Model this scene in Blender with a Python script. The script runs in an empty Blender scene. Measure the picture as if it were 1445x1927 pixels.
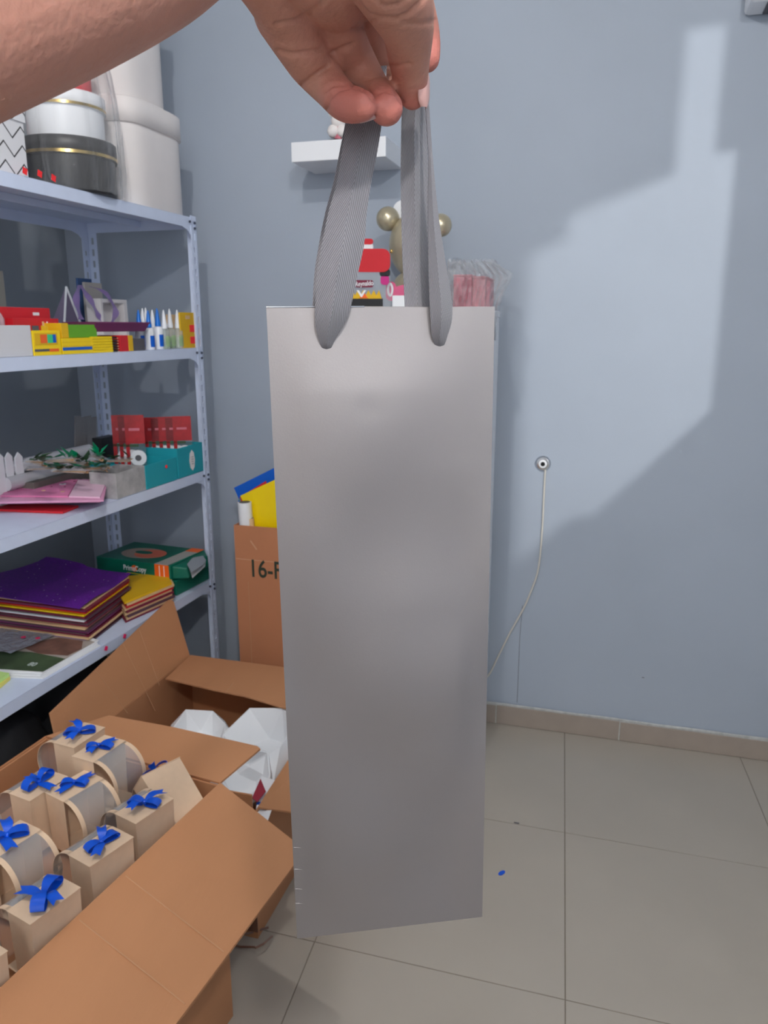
import bpy, bmesh, math, random
from mathutils import Vector, Matrix, noise
C = bpy.context.scene.collection
sc = bpy.context.scene
R = math.radians
# ---------------------------------------------------------------- camera
IW, IH, FPX = 1445, 1927, 1450.0
CAMH, PITCH, YAW = 1.47, R(-13.57), R(16.2)
cam = bpy.data.cameras.new('camera'); camo = bpy.data.objects.new('camera', cam); C.objects.link(camo)
camo.location = (0, 0, CAMH); camo.rotation_euler = (R(90) + PITCH, 0, YAW)
cam.sensor_fit = 'VERTICAL'; cam.sensor_height = 36.0; cam.lens = 36.0 * FPX / IH
cam.clip_start = 0.02; cam.clip_end = 50
cam.dof.use_dof = True; cam.dof.focus_distance = 0.42; cam.dof.aperture_fstop = cam.lens / 0.85
sc.camera = camo
# ---------------------------------------------------------------- world, lights, exposure
sc.view_settings.view_transform = 'Standard'; sc.view_settings.look = 'None'
sc.view_settings.exposure = 0.0; sc.view_settings.gamma = 1.0; sc.view_settings.use_curve_mapping = False
wd = bpy.data.worlds.new('world'); sc.world = wd; wd.use_nodes = True
wd.node_tree.nodes['Background'].inputs[0].default_value = (0.93, 0.96, 1.0, 1)
wd.node_tree.nodes['Background'].inputs[1].default_value = 0.62
LM = Vector((0.60, -1.00, 2.80)); LN = Vector((-0.60, 0.60, 2.82)); LB = Vector((1.38, -0.20, 2.36))
def point(name, loc, power, rad, col):
    l = bpy.data.lights.new(name, 'POINT'); l.energy = power; l.shadow_soft_size = rad; l.color = col
    o = bpy.data.objects.new(name, l); C.objects.link(o); o.location = loc; return o
point('ceiling_bulb_light', LM, 80, 0.05, (1.0, 0.97, 0.94))
point('near_ceiling_bulb_light', LN, 36, 0.022, (1.0, 0.97, 0.94))
point('hanging_bulb_light', LB, 165, 0.014, (1.0, 0.98, 0.95))
def area(name, loc, rot, sx, sy, power, col):
    l = bpy.data.lights.new(name, 'AREA'); l.shape = 'RECTANGLE'; l.size = sx; l.size_y = sy; l.energy = power; l.color = col
    o = bpy.data.objects.new(name, l); C.objects.link(o); o.location = loc; o.rotation_euler = rot; return o
# added area fill from behind right, brightens the rack front and the bag
area('rack_fill_light', (0.7, -2.2, 1.9), (R(86), 0, R(30)), 1.5, 1.6, 42, (0.95, 0.98, 1.0))

# ---------------------------------------------------------------- pixel helpers (points in the real place)
_f = Vector((-math.sin(YAW) * math.cos(PITCH), math.cos(YAW) * math.cos(PITCH), math.sin(PITCH)))
_r = Vector((math.cos(YAW), math.sin(YAW), 0)); _u = _r.cross(_f)
_h = Vector((-math.sin(YAW), math.cos(YAW), 0))
EYE = Vector((0, 0, CAMH))
def ray(x, y): return _f * FPX + _r * (x - IW / 2) - _u * (y - IH / 2)
def onz(x, y, z): d = ray(x, y); return EYE + d * ((z - CAMH) / d.z)
def ony(x, y, Y): d = ray(x, y); return EYE + d * (Y / d.y)
def atd(x, y, D): d = ray(x, y); return EYE + d * (D / d.dot(_h))
def ztop(P, py):
    D = (P - EYE).dot(_h); return CAMH + D * math.tan(PITCH + math.atan((IH / 2 - py) / FPX))

# ---------------------------------------------------------------- materials
def lin(c):
    return tuple(((v / 255) / 12.92 if v / 255 <= .04045 else ((v / 255 + .055) / 1.055) ** 2.4) for v in c)
MATS = {}
def mat(name, col, rough=.6, metal=0., var=0., scale=20, bump=0., bscale=200, spec=.5, sheen=0., trans=0., coat=0., stretch=(1, 1, 1)):
    if name in MATS: return MATS[name]
    m = bpy.data.materials.new(name); m.use_nodes = True; n = m.node_tree.nodes; l = m.node_tree.links
    b = n['Principled BSDF']; c = lin(col)
    b.inputs['Base Color'].default_value = (*c, 1); b.inputs['Roughness'].default_value = rough
    b.inputs['Metallic'].default_value = metal; b.inputs['Specular IOR Level'].default_value = spec
    if coat: b.inputs['Coat Weight'].default_value = coat
    if sheen: b.inputs['Sheen Weight'].default_value = sheen
    if trans: b.inputs['Transmission Weight'].default_value = trans
    if var or bump:
        tc = n.new('ShaderNodeTexCoord'); mp = n.new('ShaderNodeMapping'); mp.inputs['Scale'].default_value = stretch
        l.new(tc.outputs['Object'], mp.inputs['Vector'])
    if var:
        t = n.new('ShaderNodeTexNoise'); t.inputs['Scale'].default_value = scale; t.inputs['Detail'].default_value = 5
        l.new(mp.outputs[0], t.inputs['Vector'])
        r = n.new('ShaderNodeValToRGB')
        r.color_ramp.elements[0].position = .3; r.color_ramp.elements[1].position = .7
        r.color_ramp.elements[0].color = (*[max(0, v * (1 - var)) for v in c], 1)
        r.color_ramp.elements[1].color = (*[min(1, v * (1 + var)) for v in c], 1)
        l.new(t.outputs['Fac'], r.inputs['Fac']); l.new(r.outputs['Color'], b.inputs['Base Color'])
    if bump:
        t2 = n.new('ShaderNodeTexNoise'); t2.inputs['Scale'].default_value = bscale; t2.inputs['Detail'].default_value = 4
        l.new(mp.outputs[0], t2.inputs['Vector'])
        bp = n.new('ShaderNodeBump'); bp.inputs['Strength'].default_value = bump; bp.inputs['Distance'].default_value = .002
        l.new(t2.outputs['Fac'], bp.inputs['Height']); l.new(bp.outputs['Normal'], b.inputs['Normal'])
    MATS[name] = m; return m
def clear(name, col=(230, 232, 235), opacity=.18, rough=.08, wrinkle=0., ws=30):
    if name in MATS: return MATS[name]
    m = bpy.data.materials.new(name); m.use_nodes = True; n = m.node_tree.nodes; l = m.node_tree.links
    b = n['Principled BSDF']; b.inputs['Base Color'].default_value = (*lin(col), 1); b.inputs['Roughness'].default_value = rough
    b.inputs['Coat Weight'].default_value = 1; b.inputs['Coat Roughness'].default_value = .05
    tr = n.new('ShaderNodeBsdfTransparent'); mx = n.new('ShaderNodeMixShader'); fr = n.new('ShaderNodeLayerWeight')
    fr.inputs['Blend'].default_value = .25
    mr = n.new('ShaderNodeMapRange'); mr.inputs['To Min'].default_value = opacity; mr.inputs['To Max'].default_value = min(1, opacity + .45)
    l.new(fr.outputs['Facing'], mr.inputs['Value']); l.new(mr.outputs[0], mx.inputs[0])
    l.new(tr.outputs[0], mx.inputs[1]); l.new(b.outputs[0], mx.inputs[2]); l.new(mx.outputs[0], n['Material Output'].inputs[0])
    if wrinkle:
        tc = n.new('ShaderNodeTexCoord'); t = n.new('ShaderNodeTexNoise'); t.inputs['Scale'].default_value = ws; t.inputs['Distortion'].default_value = 2
        bp = n.new('ShaderNodeBump'); bp.inputs['Strength'].default_value = wrinkle; bp.inputs['Distance'].default_value = .01
        mp = n.new('ShaderNodeMapping'); mp.inputs['Scale'].default_value = (1, 1, .22); l.new(tc.outputs['Object'], mp.inputs[0]); l.new(mp.outputs[0], t.inputs['Vector']); l.new(t.outputs['Fac'], bp.inputs['Height'])
        l.new(bp.outputs['Normal'], b.inputs['Normal']); l.new(bp.outputs['Normal'], b.inputs['Coat Normal'])
    MATS[name] = m; return m
M_WALL = mat('blue_grey_paint', (166, 176, 190), .62, var=.035, scale=2.2, bump=.12, bscale=60)
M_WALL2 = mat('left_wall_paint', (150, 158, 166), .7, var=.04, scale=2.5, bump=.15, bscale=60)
M_CEIL = mat('ceiling_white', (205, 205, 203), .8)
M_TILE = mat('beige_tile', (176, 168, 156), .28, var=.035, scale=3.5, spec=.45)
M_GROUT = mat('grout', (128, 118, 106), .9)
M_BASE = mat('skirting_tile', (158, 146, 136), .4, var=.06, scale=12)
M_PLASTER = mat('white_plaster_bead', (188, 190, 188), .8, var=.15, scale=60)
M_RACK = mat('pale_blue_enamel', (212, 223, 246), .38, var=.02, scale=30)
M_BOLT = mat('bolt_steel', (90, 96, 112), .4, .8)
M_CARD = mat('corrugated_cardboard', (182, 128, 89), .85, var=.05, scale=9, bump=.2, bscale=300, stretch=(1, .15, 1))
M_CARD2 = mat('reddish_cardboard', (186, 124, 88), .82, var=.04, scale=8, bump=.15, bscale=200)
M_CARDE = mat('cardboard_cut_edge', (186, 140, 104), .9)
M_KRAFT = mat('kraft_paper', (222, 192, 162), .8, var=.03, scale=60)
M_BLUE = mat('blue_satin_ribbon', (0, 82, 208), .32)
M_CLEAR = clear('clear_pvc', (205, 208, 212), .16, .1)
M_CELLO = clear('cellophane', (240, 242, 245), .07, .12, 1.0, 60)
M_BIN = clear('frosted_plastic', (225, 225, 230), .8, .3)
M_WHITE = mat('white_paper', (238, 240, 243), .6)
M_GLOSSW = mat('white_gloss', (238, 240, 244), .35)
M_CREAM = mat('cream_board', (238, 232, 230), .6, var=.02, scale=14)
M_BLACK = mat('black_gloss_board', (34, 34, 37), .42)
M_DARK = mat('dark_fabric', (26, 27, 31), .8, bump=.5, bscale=30)
M_GOLD = mat('gold_foil', (212, 180, 112), .22, 1.)
M_PEARL = mat('pearl_gold', (196, 186, 160), .3, .55)
M_RED = mat('red_print', (206, 32, 44), .45)
M_STK = mat('red_sticker', (250, 44, 50), .6)
M_PINKD = mat('pink_sticker', (246, 40, 110), .6)
M_YEL = mat('yellow_print', (250, 214, 12), .45)
M_YELD = mat('dark_yellow_print', (226, 180, 20), .5)
M_GRN = mat('green_print', (100, 168, 40), .45)
M_DGRN = mat('dark_green_print', (6, 104, 84), .4)
M_ORG = mat('orange_print', (242, 104, 34), .45)
M_PURP = mat('purple_tray', (118, 42, 96), .4)
M_TEAL = mat('teal_board', (26, 156, 170), .55)
M_PINK = mat('pink_paper', (226, 160, 196), .55, var=.06, scale=20)
M_PINK2 = mat('pale_pink_paper', (236, 196, 218), .5)
M_DPINK = mat('dusty_pink', (206, 112, 128), .6, var=.05, scale=20)
M_GREY = mat('dark_grey_print', (88, 86, 92), .6)
M_MARB = mat('marbled_tray', (170, 168, 168), .6, var=.2, scale=34)
M_BLUEP = mat('blue_folder', (0, 92, 200), .4)
M_YFOLD = mat('yellow_folder', (246, 214, 0), .4)
M_TAN = mat('tan_paper', (222, 186, 140), .6)
M_LILAC = mat('lilac_paper', (150, 112, 176), .6)
M_MAR = mat('maroon_paper', (122, 30, 60), .6)
M_PLUM = mat('plum_paper', (92, 62, 74), .6)
M_LGRN = mat('leaf_green', (0, 140, 96), .4)
M_TWIG = mat('dry_twig', (176, 140, 104), .8)
M_MINT = mat('pale_green_note', (196, 232, 140), .7)
M_LAV = clear('lilac_organza', (170, 140, 205), .62, .35)
M_NAIL = mat('fingernail', (214, 168, 160), .3, coat=.4)
M_CORD = mat('cream_cord', (214, 210, 200), .5)
M_CHROME = mat('chrome', (210, 212, 216), .18, 1.)
M_HOLE = mat('dark_hole', (12, 12, 14), .9)
M_LAMP = mat('lamp_white', (235, 235, 235), .5)
# glitter foam, its glints put into the base colour as white dots
def glitter():
    m = mat('purple_glitter_foam', (96, 24, 142), .55, var=.3, scale=160); n = m.node_tree.nodes; l = m.node_tree.links
    b = n['Principled BSDF']; tc = n.new('ShaderNodeTexCoord'); v = n.new('ShaderNodeTexVoronoi'); v.inputs['Scale'].default_value = 420
    l.new(tc.outputs['Object'], v.inputs['Vector'])
    v.inputs['Scale'].default_value = 95
    gt = n.new('ShaderNodeMath'); gt.operation = 'GREATER_THAN'; gt.inputs[1].default_value = .90
    sp = n.new('ShaderNodeSeparateColor'); l.new(v.outputs['Color'], sp.inputs[0]); l.new(sp.outputs[0], gt.inputs[0])
    lt = n.new('ShaderNodeMath'); lt.operation = 'LESS_THAN'; lt.inputs[1].default_value = .17; l.new(v.outputs['Distance'], lt.inputs[0])
    an = n.new('ShaderNodeMath'); an.operation = 'MULTIPLY'; l.new(gt.outputs[0], an.inputs[0]); l.new(lt.outputs[0], an.inputs[1])
    mx = n.new('ShaderNodeMix'); mx.data_type = 'RGBA'; src = b.inputs['Base Color'].links[0].from_socket
    l.new(an.outputs[0], mx.inputs['Factor']); l.new(src, mx.inputs['A']); mx.inputs['B'].default_value = (.9, .9, .95, 1); l.new(mx.outputs['Result'], b.inputs['Base Color'])
    return m
M_GLIT = glitter()
# silver paper bag
def silver():
    m = mat('silver_metallic_paper', (176, 170, 169), .53, .95, bump=.03, bscale=900); return m
M_SILV = silver()
# twill strap (herringbone from the strip's own UVs)
def twill():
    m = bpy.data.materials.new('grey_herringbone_twill'); m.use_nodes = True; n = m.node_tree.nodes; l = m.node_tree.links
    b = n['Principled BSDF']; b.inputs['Roughness'].default_value = .72; b.inputs['Sheen Weight'].default_value = .15
    uv = n.new('ShaderNodeUVMap'); s = n.new('ShaderNodeSeparateXYZ'); l.new(uv.outputs[0], s.inputs[0])
    def mth(op, a=None, c=None, v=None):
        x = n.new('ShaderNodeMath'); x.operation = op
        for i, k in enumerate((a, c)):
            if k is None: continue
            if isinstance(k, (int, float)): x.inputs[i].default_value = k
            else: l.new(k, x.inputs[i])
        return x.outputs[0]
    tri = mth('PINGPONG', s.outputs[0], .5)          # 0..1 across -> triangle
    k = mth('ADD', mth('MULTIPLY', tri, 19.), mth('MULTIPLY', s.outputs[1], 42.))
    w = mth('SINE', mth('MULTIPLY', k, 6.2832))
    w2 = mth('MULTIPLY', mth('ADD', w, 1.), .5)
    rp = n.new('ShaderNodeValToRGB'); l.new(w2, rp.inputs[0])
    rp.color_ramp.elements[0].color = (*lin((124, 122, 127)), 1); rp.color_ramp.elements[1].color = (*lin((162, 160, 166)), 1)
    l.new(rp.outputs[0], b.inputs['Base Color'])
    bp = n.new('ShaderNodeBump'); bp.inputs['Strength'].default_value = .6; bp.inputs['Distance'].default_value = .0004
    l.new(w2, bp.inputs['Height']); l.new(bp.outputs[0], b.inputs['Normal'])
    return m
M_TWILL = twill()
def skin():
    m = mat('skin', (206, 148, 128), .55, var=.07, scale=45, bump=.25, bscale=380); b = m.node_tree.nodes['Principled BSDF']
    b.inputs['Subsurface Weight'].default_value = .12; b.inputs['Subsurface Radius'].default_value = (.012, .004, .002)
    n = m.node_tree.nodes; l = m.node_tree.links                       # redder fingertips from a painted attribute
    at = n.new('ShaderNodeAttribute'); at.attribute_name = 'tip'
    mx = n.new('ShaderNodeMix'); mx.data_type = 'RGBA'; src = b.inputs['Base Color'].links[0].from_socket
    l.new(at.outputs['Fac'], mx.inputs['Factor']); l.new(src, mx.inputs['A']); mx.inputs['B'].default_value = (*lin((214, 116, 108)), 1)
    l.new(mx.outputs['Result'], b.inputs['Base Color'])
    return m
M_SKIN = skin()
def chevron():
    m = bpy.data.materials.new('chevron_board'); m.use_nodes = True; n = m.node_tree.nodes; l = m.node_tree.links
    b = n['Principled BSDF']; b.inputs['Roughness'].default_value = .5
    uv = n.new('ShaderNodeUVMap'); s = n.new('ShaderNodeSeparateXYZ'); l.new(uv.outputs[0], s.inputs[0])
    def mth(op, a, c=0.):
        x = n.new('ShaderNodeMath'); x.operation = op
        for i, k in enumerate((a, c)):
            if isinstance(k, (int, float)): x.inputs[i].default_value = k
            else: l.new(k, x.inputs[i])
        return x.outputs[0]
    t = mth('PINGPONG', mth('MULTIPLY', s.outputs[0], 1.), .03)
    k = mth('FRACT', mth('DIVIDE', mth('ADD', s.outputs[1], t), .042))
    g = mth('LESS_THAN', k, .11)
    mx = n.new('ShaderNodeMix'); mx.data_type = 'RGBA'; l.new(g, mx.inputs['Factor'])
    mx.inputs['A'].default_value = (*lin((222, 222, 226)), 1); mx.inputs['B'].default_value = (*lin((48, 46, 48)), 1)
    l.new(mx.outputs['Result'], b.inputs['Base Color']); return m
M_CHEV = chevron()

# ---------------------------------------------------------------- mesh helpers
def obj(name, bm, m, parent=None, smooth=False, bevel=0., loc=None):
    me = bpy.data.meshes.new(name); bm.normal_update(); bm.to_mesh(me); bm.free()
    if smooth:
        for p in me.polygons: p.use_smooth = True
        me.set_sharp_from_angle(angle=R(38))
    for mm in (m if isinstance(m, (list, tuple)) else [m]): me.materials.append(mm)
    o = bpy.data.objects.new(name, me); C.objects.link(o)
    if parent: o.parent = parent
    if loc is not None: o.location = loc
    if bevel:
        b = o.modifiers.new('bevel', 'BEVEL'); b.width = bevel; b.segments = 2; b.limit_method = 'ANGLE'
    return o
def tag(o, label=None, cat=None, group=None, kind=None):
    if label: o['label'] = label
    if cat: o['category'] = cat
    if group: o['group'] = group
    if kind: o['kind'] = kind
    return o
def thing(name, label, cat, group=None, loc=(0, 0, 0)):
    o = bpy.data.objects.new(name, None); C.objects.link(o); o.location = loc; o.empty_display_size = .05
    return tag(o, label, cat, group)
def part(name, bm, m, root, smooth=False, bevel=0.):
    """child given in world coordinates"""
    bm.transform(Matrix.Translation(-Vector(root.location)) if root.parent is None else Matrix.Identity(4))
    return obj(name, bm, m, root, smooth, bevel)
def B(): return bmesh.new()
def hexa(bm, p):
    """p: 8 points, bottom ring 0-3, top ring 4-7"""
    v = [bm.verts.new(q) for q in p]
    for f in ((3, 2, 1, 0), (4, 5, 6, 7), (0, 1, 5, 4), (1, 2, 6, 5), (2, 3, 7, 6), (3, 0, 4, 7)):
        bm.faces.new([v[i] for i in f])
    return v
def box(x0, x1, y0, y1, z0, z1, bm=None):
    bm = bm or B(); hexa(bm, [(x0, y0, z0), (x1, y0, z0), (x1, y1, z0), (x0, y1, z0), (x0, y0, z1), (x1, y0, z1), (x1, y1, z1), (x0, y1, z1)])
    return bm
def slab(pts, t, bm=None, nrm=None):
    """thick sheet over an ordered planar outline"""
    bm = bm or B(); pts = [Vector(p) for p in pts]
    n = nrm or (pts[1] - pts[0]).cross(pts[2] - pts[1]).normalized()
    a = [bm.verts.new(p) for p in pts]; b = [bm.verts.new(p + n * t) for p in pts]
    k = len(pts); bm.faces.new(a[::-1]); bm.faces.new(b)
    for i in range(k): bm.faces.new((a[i], a[(i + 1) % k], b[(i + 1) % k], b[i]))
    return bm
def lathe(prof, seg=32, c=(0, 0, 0), bm=None, sq=0.):
    bm = bm or B(); rings = []
    for r, z in prof:
        ring = []
        for i in range(seg):
            a = 2 * math.pi * i / seg; rr = r
            if sq: rr = r / ((abs(math.cos(a)) ** sq + abs(math.sin(a)) ** sq) ** (1 / sq))
            ring.append(bm.verts.new((c[0] + rr * math.cos(a), c[1] + rr * math.sin(a), c[2] + z)))
        rings.append(ring)
    for a, b in zip(rings, rings[1:]):
        for i in range(seg): bm.faces.new((a[i], a[(i + 1) % seg], b[(i + 1) % seg], b[i]))
    bm.faces.new(rings[0][::-1]); bm.faces.new(rings[-1]); return bm
def tube(pts, rad, seg=8, bm=None):
    bm = bm or B(); pts = [Vector(p) for p in pts]; rings = []
    rads = rad if isinstance(rad, (list, tuple)) else [rad] * len(pts)
    up = Vector((0, 0, 1)); prev = None
    for i, p in enumerate(pts):
        t = (pts[min(i + 1, len(pts) - 1)] - pts[max(i - 1, 0)]).normalized()
        a = (prev if prev is not None else (up if abs(t.dot(up)) < .9 else Vector((1, 0, 0))))
        n1 = (a - t * a.dot(t)).normalized(); prev = n1; n2 = t.cross(n1)
        rings.append([bm.verts.new(p + (n1 * math.cos(2 * math.pi * k / seg) + n2 * math.sin(2 * math.pi * k / seg)) * rads[i]) for k in range(seg)])
    for a, b in zip(rings, rings[1:]):
        for k in range(seg): bm.faces.new((a[k], a[(k + 1) % seg], b[(k + 1) % seg], b[k]))
    bm.faces.new(rings[0][::-1]); bm.faces.new(rings[-1]); return bm
def catmull(pts, n=6):
    out = []; P = [pts[0]] + list(pts) + [pts[-1]]
    for i in range(1, len(P) - 2):
        for k in range(n):
            t = k / n; o = []
            for j in range(len(P[0])):
                a, b, c, d = P[i - 1][j], P[i][j], P[i + 1][j], P[i + 2][j]
                o.append(.5 * (2 * b + (c - a) * t + (2 * a - 5 * b + 4 * c - d) * t * t + (3 * b - 3 * c + d - a) * t ** 3))
            out.append(tuple(o))
    out.append(tuple(pts[-1])); return out
def strip(rows, thick, bm=None):
    """rows: list of lists of points across; makes a thin closed ribbon with UVs"""
    bm = bm or B(); uvl = bm.loops.layers.uv.verify(); nr, nc = len(rows), len(rows[0])
    N = []
    for i in range(nr):
        a = Vector(rows[min(i + 1, nr - 1)][nc // 2]) - Vector(rows[max(i - 1, 0)][nc // 2]); b = Vector(rows[i][-1]) - Vector(rows[i][0])
        n = a.cross(b); N.append(n.normalized() if n.length > 1e-12 else Vector((0, 0, 1)))
    length = [0]
    for i in range(1, nr): length.append(length[-1] + (Vector(rows[i][nc // 2]) - Vector(rows[i - 1][nc // 2])).length)
    F = [[bm.verts.new(Vector(p) + N[i] * thick / 2) for p in rows[i]] for i in range(nr)]
    K = [[bm.verts.new(Vector(p) - N[i] * thick / 2) for p in rows[i]] for i in range(nr)]
    def face(vs, uvs):
        f = bm.faces.new(vs)
        for lp, q in zip(f.loops, uvs): lp[uvl].uv = q
    for i in range(nr - 1):
        for j in range(nc - 1):
            uv = [(j / (nc - 1), length[i] * 10), ((j + 1) / (nc - 1), length[i] * 10), ((j + 1) / (nc - 1), length[i + 1] * 10), (j / (nc - 1), length[i + 1] * 10)]
            face((F[i][j], F[i][j + 1], F[i + 1][j + 1], F[i + 1][j]), uv)
            face((K[i][j + 1], K[i][j], K[i + 1][j], K[i + 1][j + 1]), [uv[1], uv[0], uv[3], uv[2]])
        for j in (0, nc - 1): face((F[i][j], F[i + 1][j], K[i + 1][j], K[i][j]), [(0, 0)] * 4)
    for i in (0, nr - 1):
        for j in range(nc - 1): face((F[i][j], K[i][j], K[i][j + 1], F[i][j + 1]), [(0, 0)] * 4)
    return bm
def text_part(name, body, size, origin, xdir, ydir, m, root, extr=.0004, xs=.8):
    """lettering lying on a surface: xdir reading direction, ydir up direction"""
    cu = bpy.data.curves.new(name, 'FONT'); cu.body = body; cu.size = size; cu.extrude = extr; cu.offset = size * .012
    cu.align_x = 'CENTER'; cu.align_y = 'CENTER'
    t = bpy.data.objects.new('tmp_text', cu); C.objects.link(t)
    me = bpy.data.meshes.new_from_object(t.evaluated_get(bpy.context.evaluated_depsgraph_get())); bpy.data.objects.remove(t)
    X = Vector(xdir).normalized(); Y = Vector(ydir); Y = (Y - X * Y.dot(X)).normalized(); Z = X.cross(Y)
    Mx = Matrix(((X.x, Y.x, Z.x, origin[0]), (X.y, Y.y, Z.y, origin[1]), (X.z, Y.z, Z.z, origin[2]), (0, 0, 0, 1)))
    me.transform(Matrix.Translation(-Vector(root.location)) @ Mx @ Matrix.Diagonal((xs, 1, 1, 1))); me.materials.clear(); me.materials.append(m); me.name = name
    o = bpy.data.objects.new(name, me); C.objects.link(o); o.parent = root; return o
def dup(root, loc=None, rot=None):
    r = root.copy(); C.objects.link(r)
    if loc is not None: r.location = loc
    if rot is not None: r.rotation_euler = rot
    for ch in list(root.children):
        c = ch.copy(); C.objects.link(c); c.parent = r
        for g in list(ch.children):
            d = g.copy(); C.objects.link(d); d.parent = c
    return r
rnd = random.Random(5)

# ================================================================ SETTING
YW, XL, XR, ZC = 2.687, -2.07, 0.90, 2.95
def struct(o): o['kind'] = 'structure'; return o
wb = struct(obj('wall_back', box(XL - .1, XR + .1, YW, YW + .1, -.05, ZC), M_WALL))
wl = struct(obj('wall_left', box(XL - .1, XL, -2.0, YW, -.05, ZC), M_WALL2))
struct(obj('ceiling', box(XL - .1, 3.0, -2.0, YW + .1, ZC, ZC + .1), M_CEIL))
# unseen right wall; stepped opening added to shape the light patch on the back wall
def back(xw, zw):
    s = (XR - LB.x) / (xw - LB.x); return LB.y + s * (YW - LB.y), LB.z + s * (zw - LB.z)
yA = back(-.36, 1)[0]; yB = back(.315, 1)[0]; yN0 = back(.095, 2.3)[0]; yN1 = back(.255, 2.3)[0]
zlo = back(.05, .885)[1]; zlo2 = back(-.25, .72)[1]; zhi = back(-.0, 1.89)[1]; zn = back(.17, 2.32)[1]
yM = back(-.1, 1)[0]; yM2 = back(-.23, 1)[0]
bm = B()
for (a, b, c, d) in ((-2.0, yA, -.05, ZC), (yB, YW, -.05, ZC), (yA, yB, -.05, zlo), (yA, yM, zlo, zlo + .035),
                     (yA, yN0, zhi, ZC), (yN1, yB, zhi, ZC), (yN0, yN1, zn, ZC), (yA, yM2, zhi - .02, zhi)):
    box(XR, XR + .02, a, b, c, d, bm)
wr = struct(obj('wall_right', bm, M_WALL))
struct(obj('trim_1', box(XR - .012, XR + .035, yA - .05, yB + .05, zlo - .03, zlo - .001), M_GLOSSW))
# floor with square porcelain tiles
fl = struct(obj('floor', box(XL - .1, 3.0, -2.0, YW + .1, -.06, -.0015), M_GROUT))
SK = -0.060; TS = .601
tb = B(); g = .0014
tb_pts = []
for (x, y) in ((g, g), (TS - g, g), (TS - g, TS - g), (g, TS - g)): tb_pts.append((x + SK * y, y))
hexa(tb, [(x, y, -.006) for x, y in tb_pts] + [(x, y, 0) for x, y in tb_pts])
tile0 = None
for j in range(-7, 2):
    y0 = 1.481 + TS * j
    for i in range(-4, 5):
        x0 = -0.003 + SK * (y0 - 1.418) + TS * i
        if x0 < XL - .4 or y0 > YW - .01: continue
        if tile0 is None: tile0 = obj('tile', tb, M_TILE, fl, loc=(x0, y0, 0))
        else:
            t = tile0.copy(); C.objects.link(t); t.location = (x0, y0, 0)
# skirting: cut tiles with a plaster bead above
bb = struct(obj('baseboard_back', box(XL, XR, YW - .0095, YW, 0, .080), M_PLASTER))
xs = [-2.07, -1.50, -.93, -.335, .114, .70, .90]
for i in range(len(xs) - 1):
    obj('skirting_tile', box(xs[i] + .002, xs[i + 1] - .002, YW - .013, YW - .009, .001, .074 + .002 * (i % 2)), M_BASE, bb, bevel=.0015)
bd = B(); pts = []
for k in range(60):
    x = XL + .02 + (XR - XL - .04) * k / 59; pts.append((x, YW - .008, .081 + .002 * noise.noise(Vector((x * 6, 0, 0)))))
obj('plaster_bead', tube(pts, [.0045 + .002 * noise.noise(Vector((p[0] * 11, 3, 0))) for p in pts], 6, bd), M_PLASTER, bb, True)
# small marks on the back wall
p0, p1, p2 = ony(983, 1140, YW), ony(978, 1200, YW), ony(973, 1322, YW)
obj('hairline_crack', tube([p0, p1, p2], .0008, 4), M_GREY, wb)
q = ony(1210, 1275, YW); obj('scuff_mark', box(q.x - .004, q.x + .004, YW - .001, YW, q.z - .0012, q.z + .0012), M_GREY, wb)

# ceiling lamp (lights the room)
t = thing('ceiling_lamp', 'round white ceiling lamp above and behind the photographer, outside the picture', 'lamp', loc=(LM.x, LM.y, ZC))
part('lamp_base', lathe([(.09, ZC - .03), (.09, ZC - .001)], 32, (LM.x, LM.y, 0)), M_LAMP, t, True)
t = thing('ceiling_lamp', 'round white ceiling lamp above the open cartons, outside the picture', 'lamp', loc=(LN.x, LN.y, ZC))
part('lamp_base', lathe([(.09, ZC - .03), (.09, ZC - .001)], 32, (LN.x, LN.y, 0)), M_LAMP, t, True)
t = thing('pendant_lamp', 'bare hanging lamp in the next room beyond the right wall, outside the picture', 'lamp', loc=(LB.x, LB.y, ZC))
part('cord', tube([(LB.x, LB.y, ZC), (LB.x, LB.y, LB.z + .09)], .004, 6), M_WHITE, t)
part('socket', lathe([(.02, LB.z + .045), (.02, LB.z + .1)], 16, (LB.x, LB.y, 0)), M_LAMP, t, True)

# floating shelf on the back wall
sh = thing('floating_shelf', 'white floating wall shelf high on the blue-grey wall behind the grey handle', 'shelf', loc=(-.875, YW, 2.0))
SX0, SX1, SY = -1.03, -.715, 2.48
part('shelf_board', box(SX0, SX1, SY, YW, 1.981, 2.040), M_GLOSSW, sh, bevel=.002)
# ornament on the floating shelf, mostly behind the hand
o0 = ony(635, 268, 2.55)
t = thing('figurine', 'small white and rose figurine on a dark base on the floating shelf', 'figurine', loc=(o0.x, 2.56, 2.0405))
part('base', lathe([(.042, 2.0405), (.044, 2.045), (.040, 2.051)], 24, (o0.x, 2.56, 0)), M_BLACK, t, True)
bm = B()
for (dx, dz, r) in ((-.015, .03, .022), (.016, .028, .022), (0, .06, .024), (-.018, .085, .015), (.02, .08, .014)):
    bmesh.ops.create_icosphere(bm, subdivisions=2, radius=r, matrix=Matrix.Translation((o0.x + dx, 2.56, 2.0405 + dz + .012)))
part('flowers', bm, M_CREAM, t, True)
part('stem', tube([(o0.x, 2.56, 2.046), (o0.x + .004, 2.56, 2.15)], .012, 8), M_DPINK, t, True)
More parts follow.
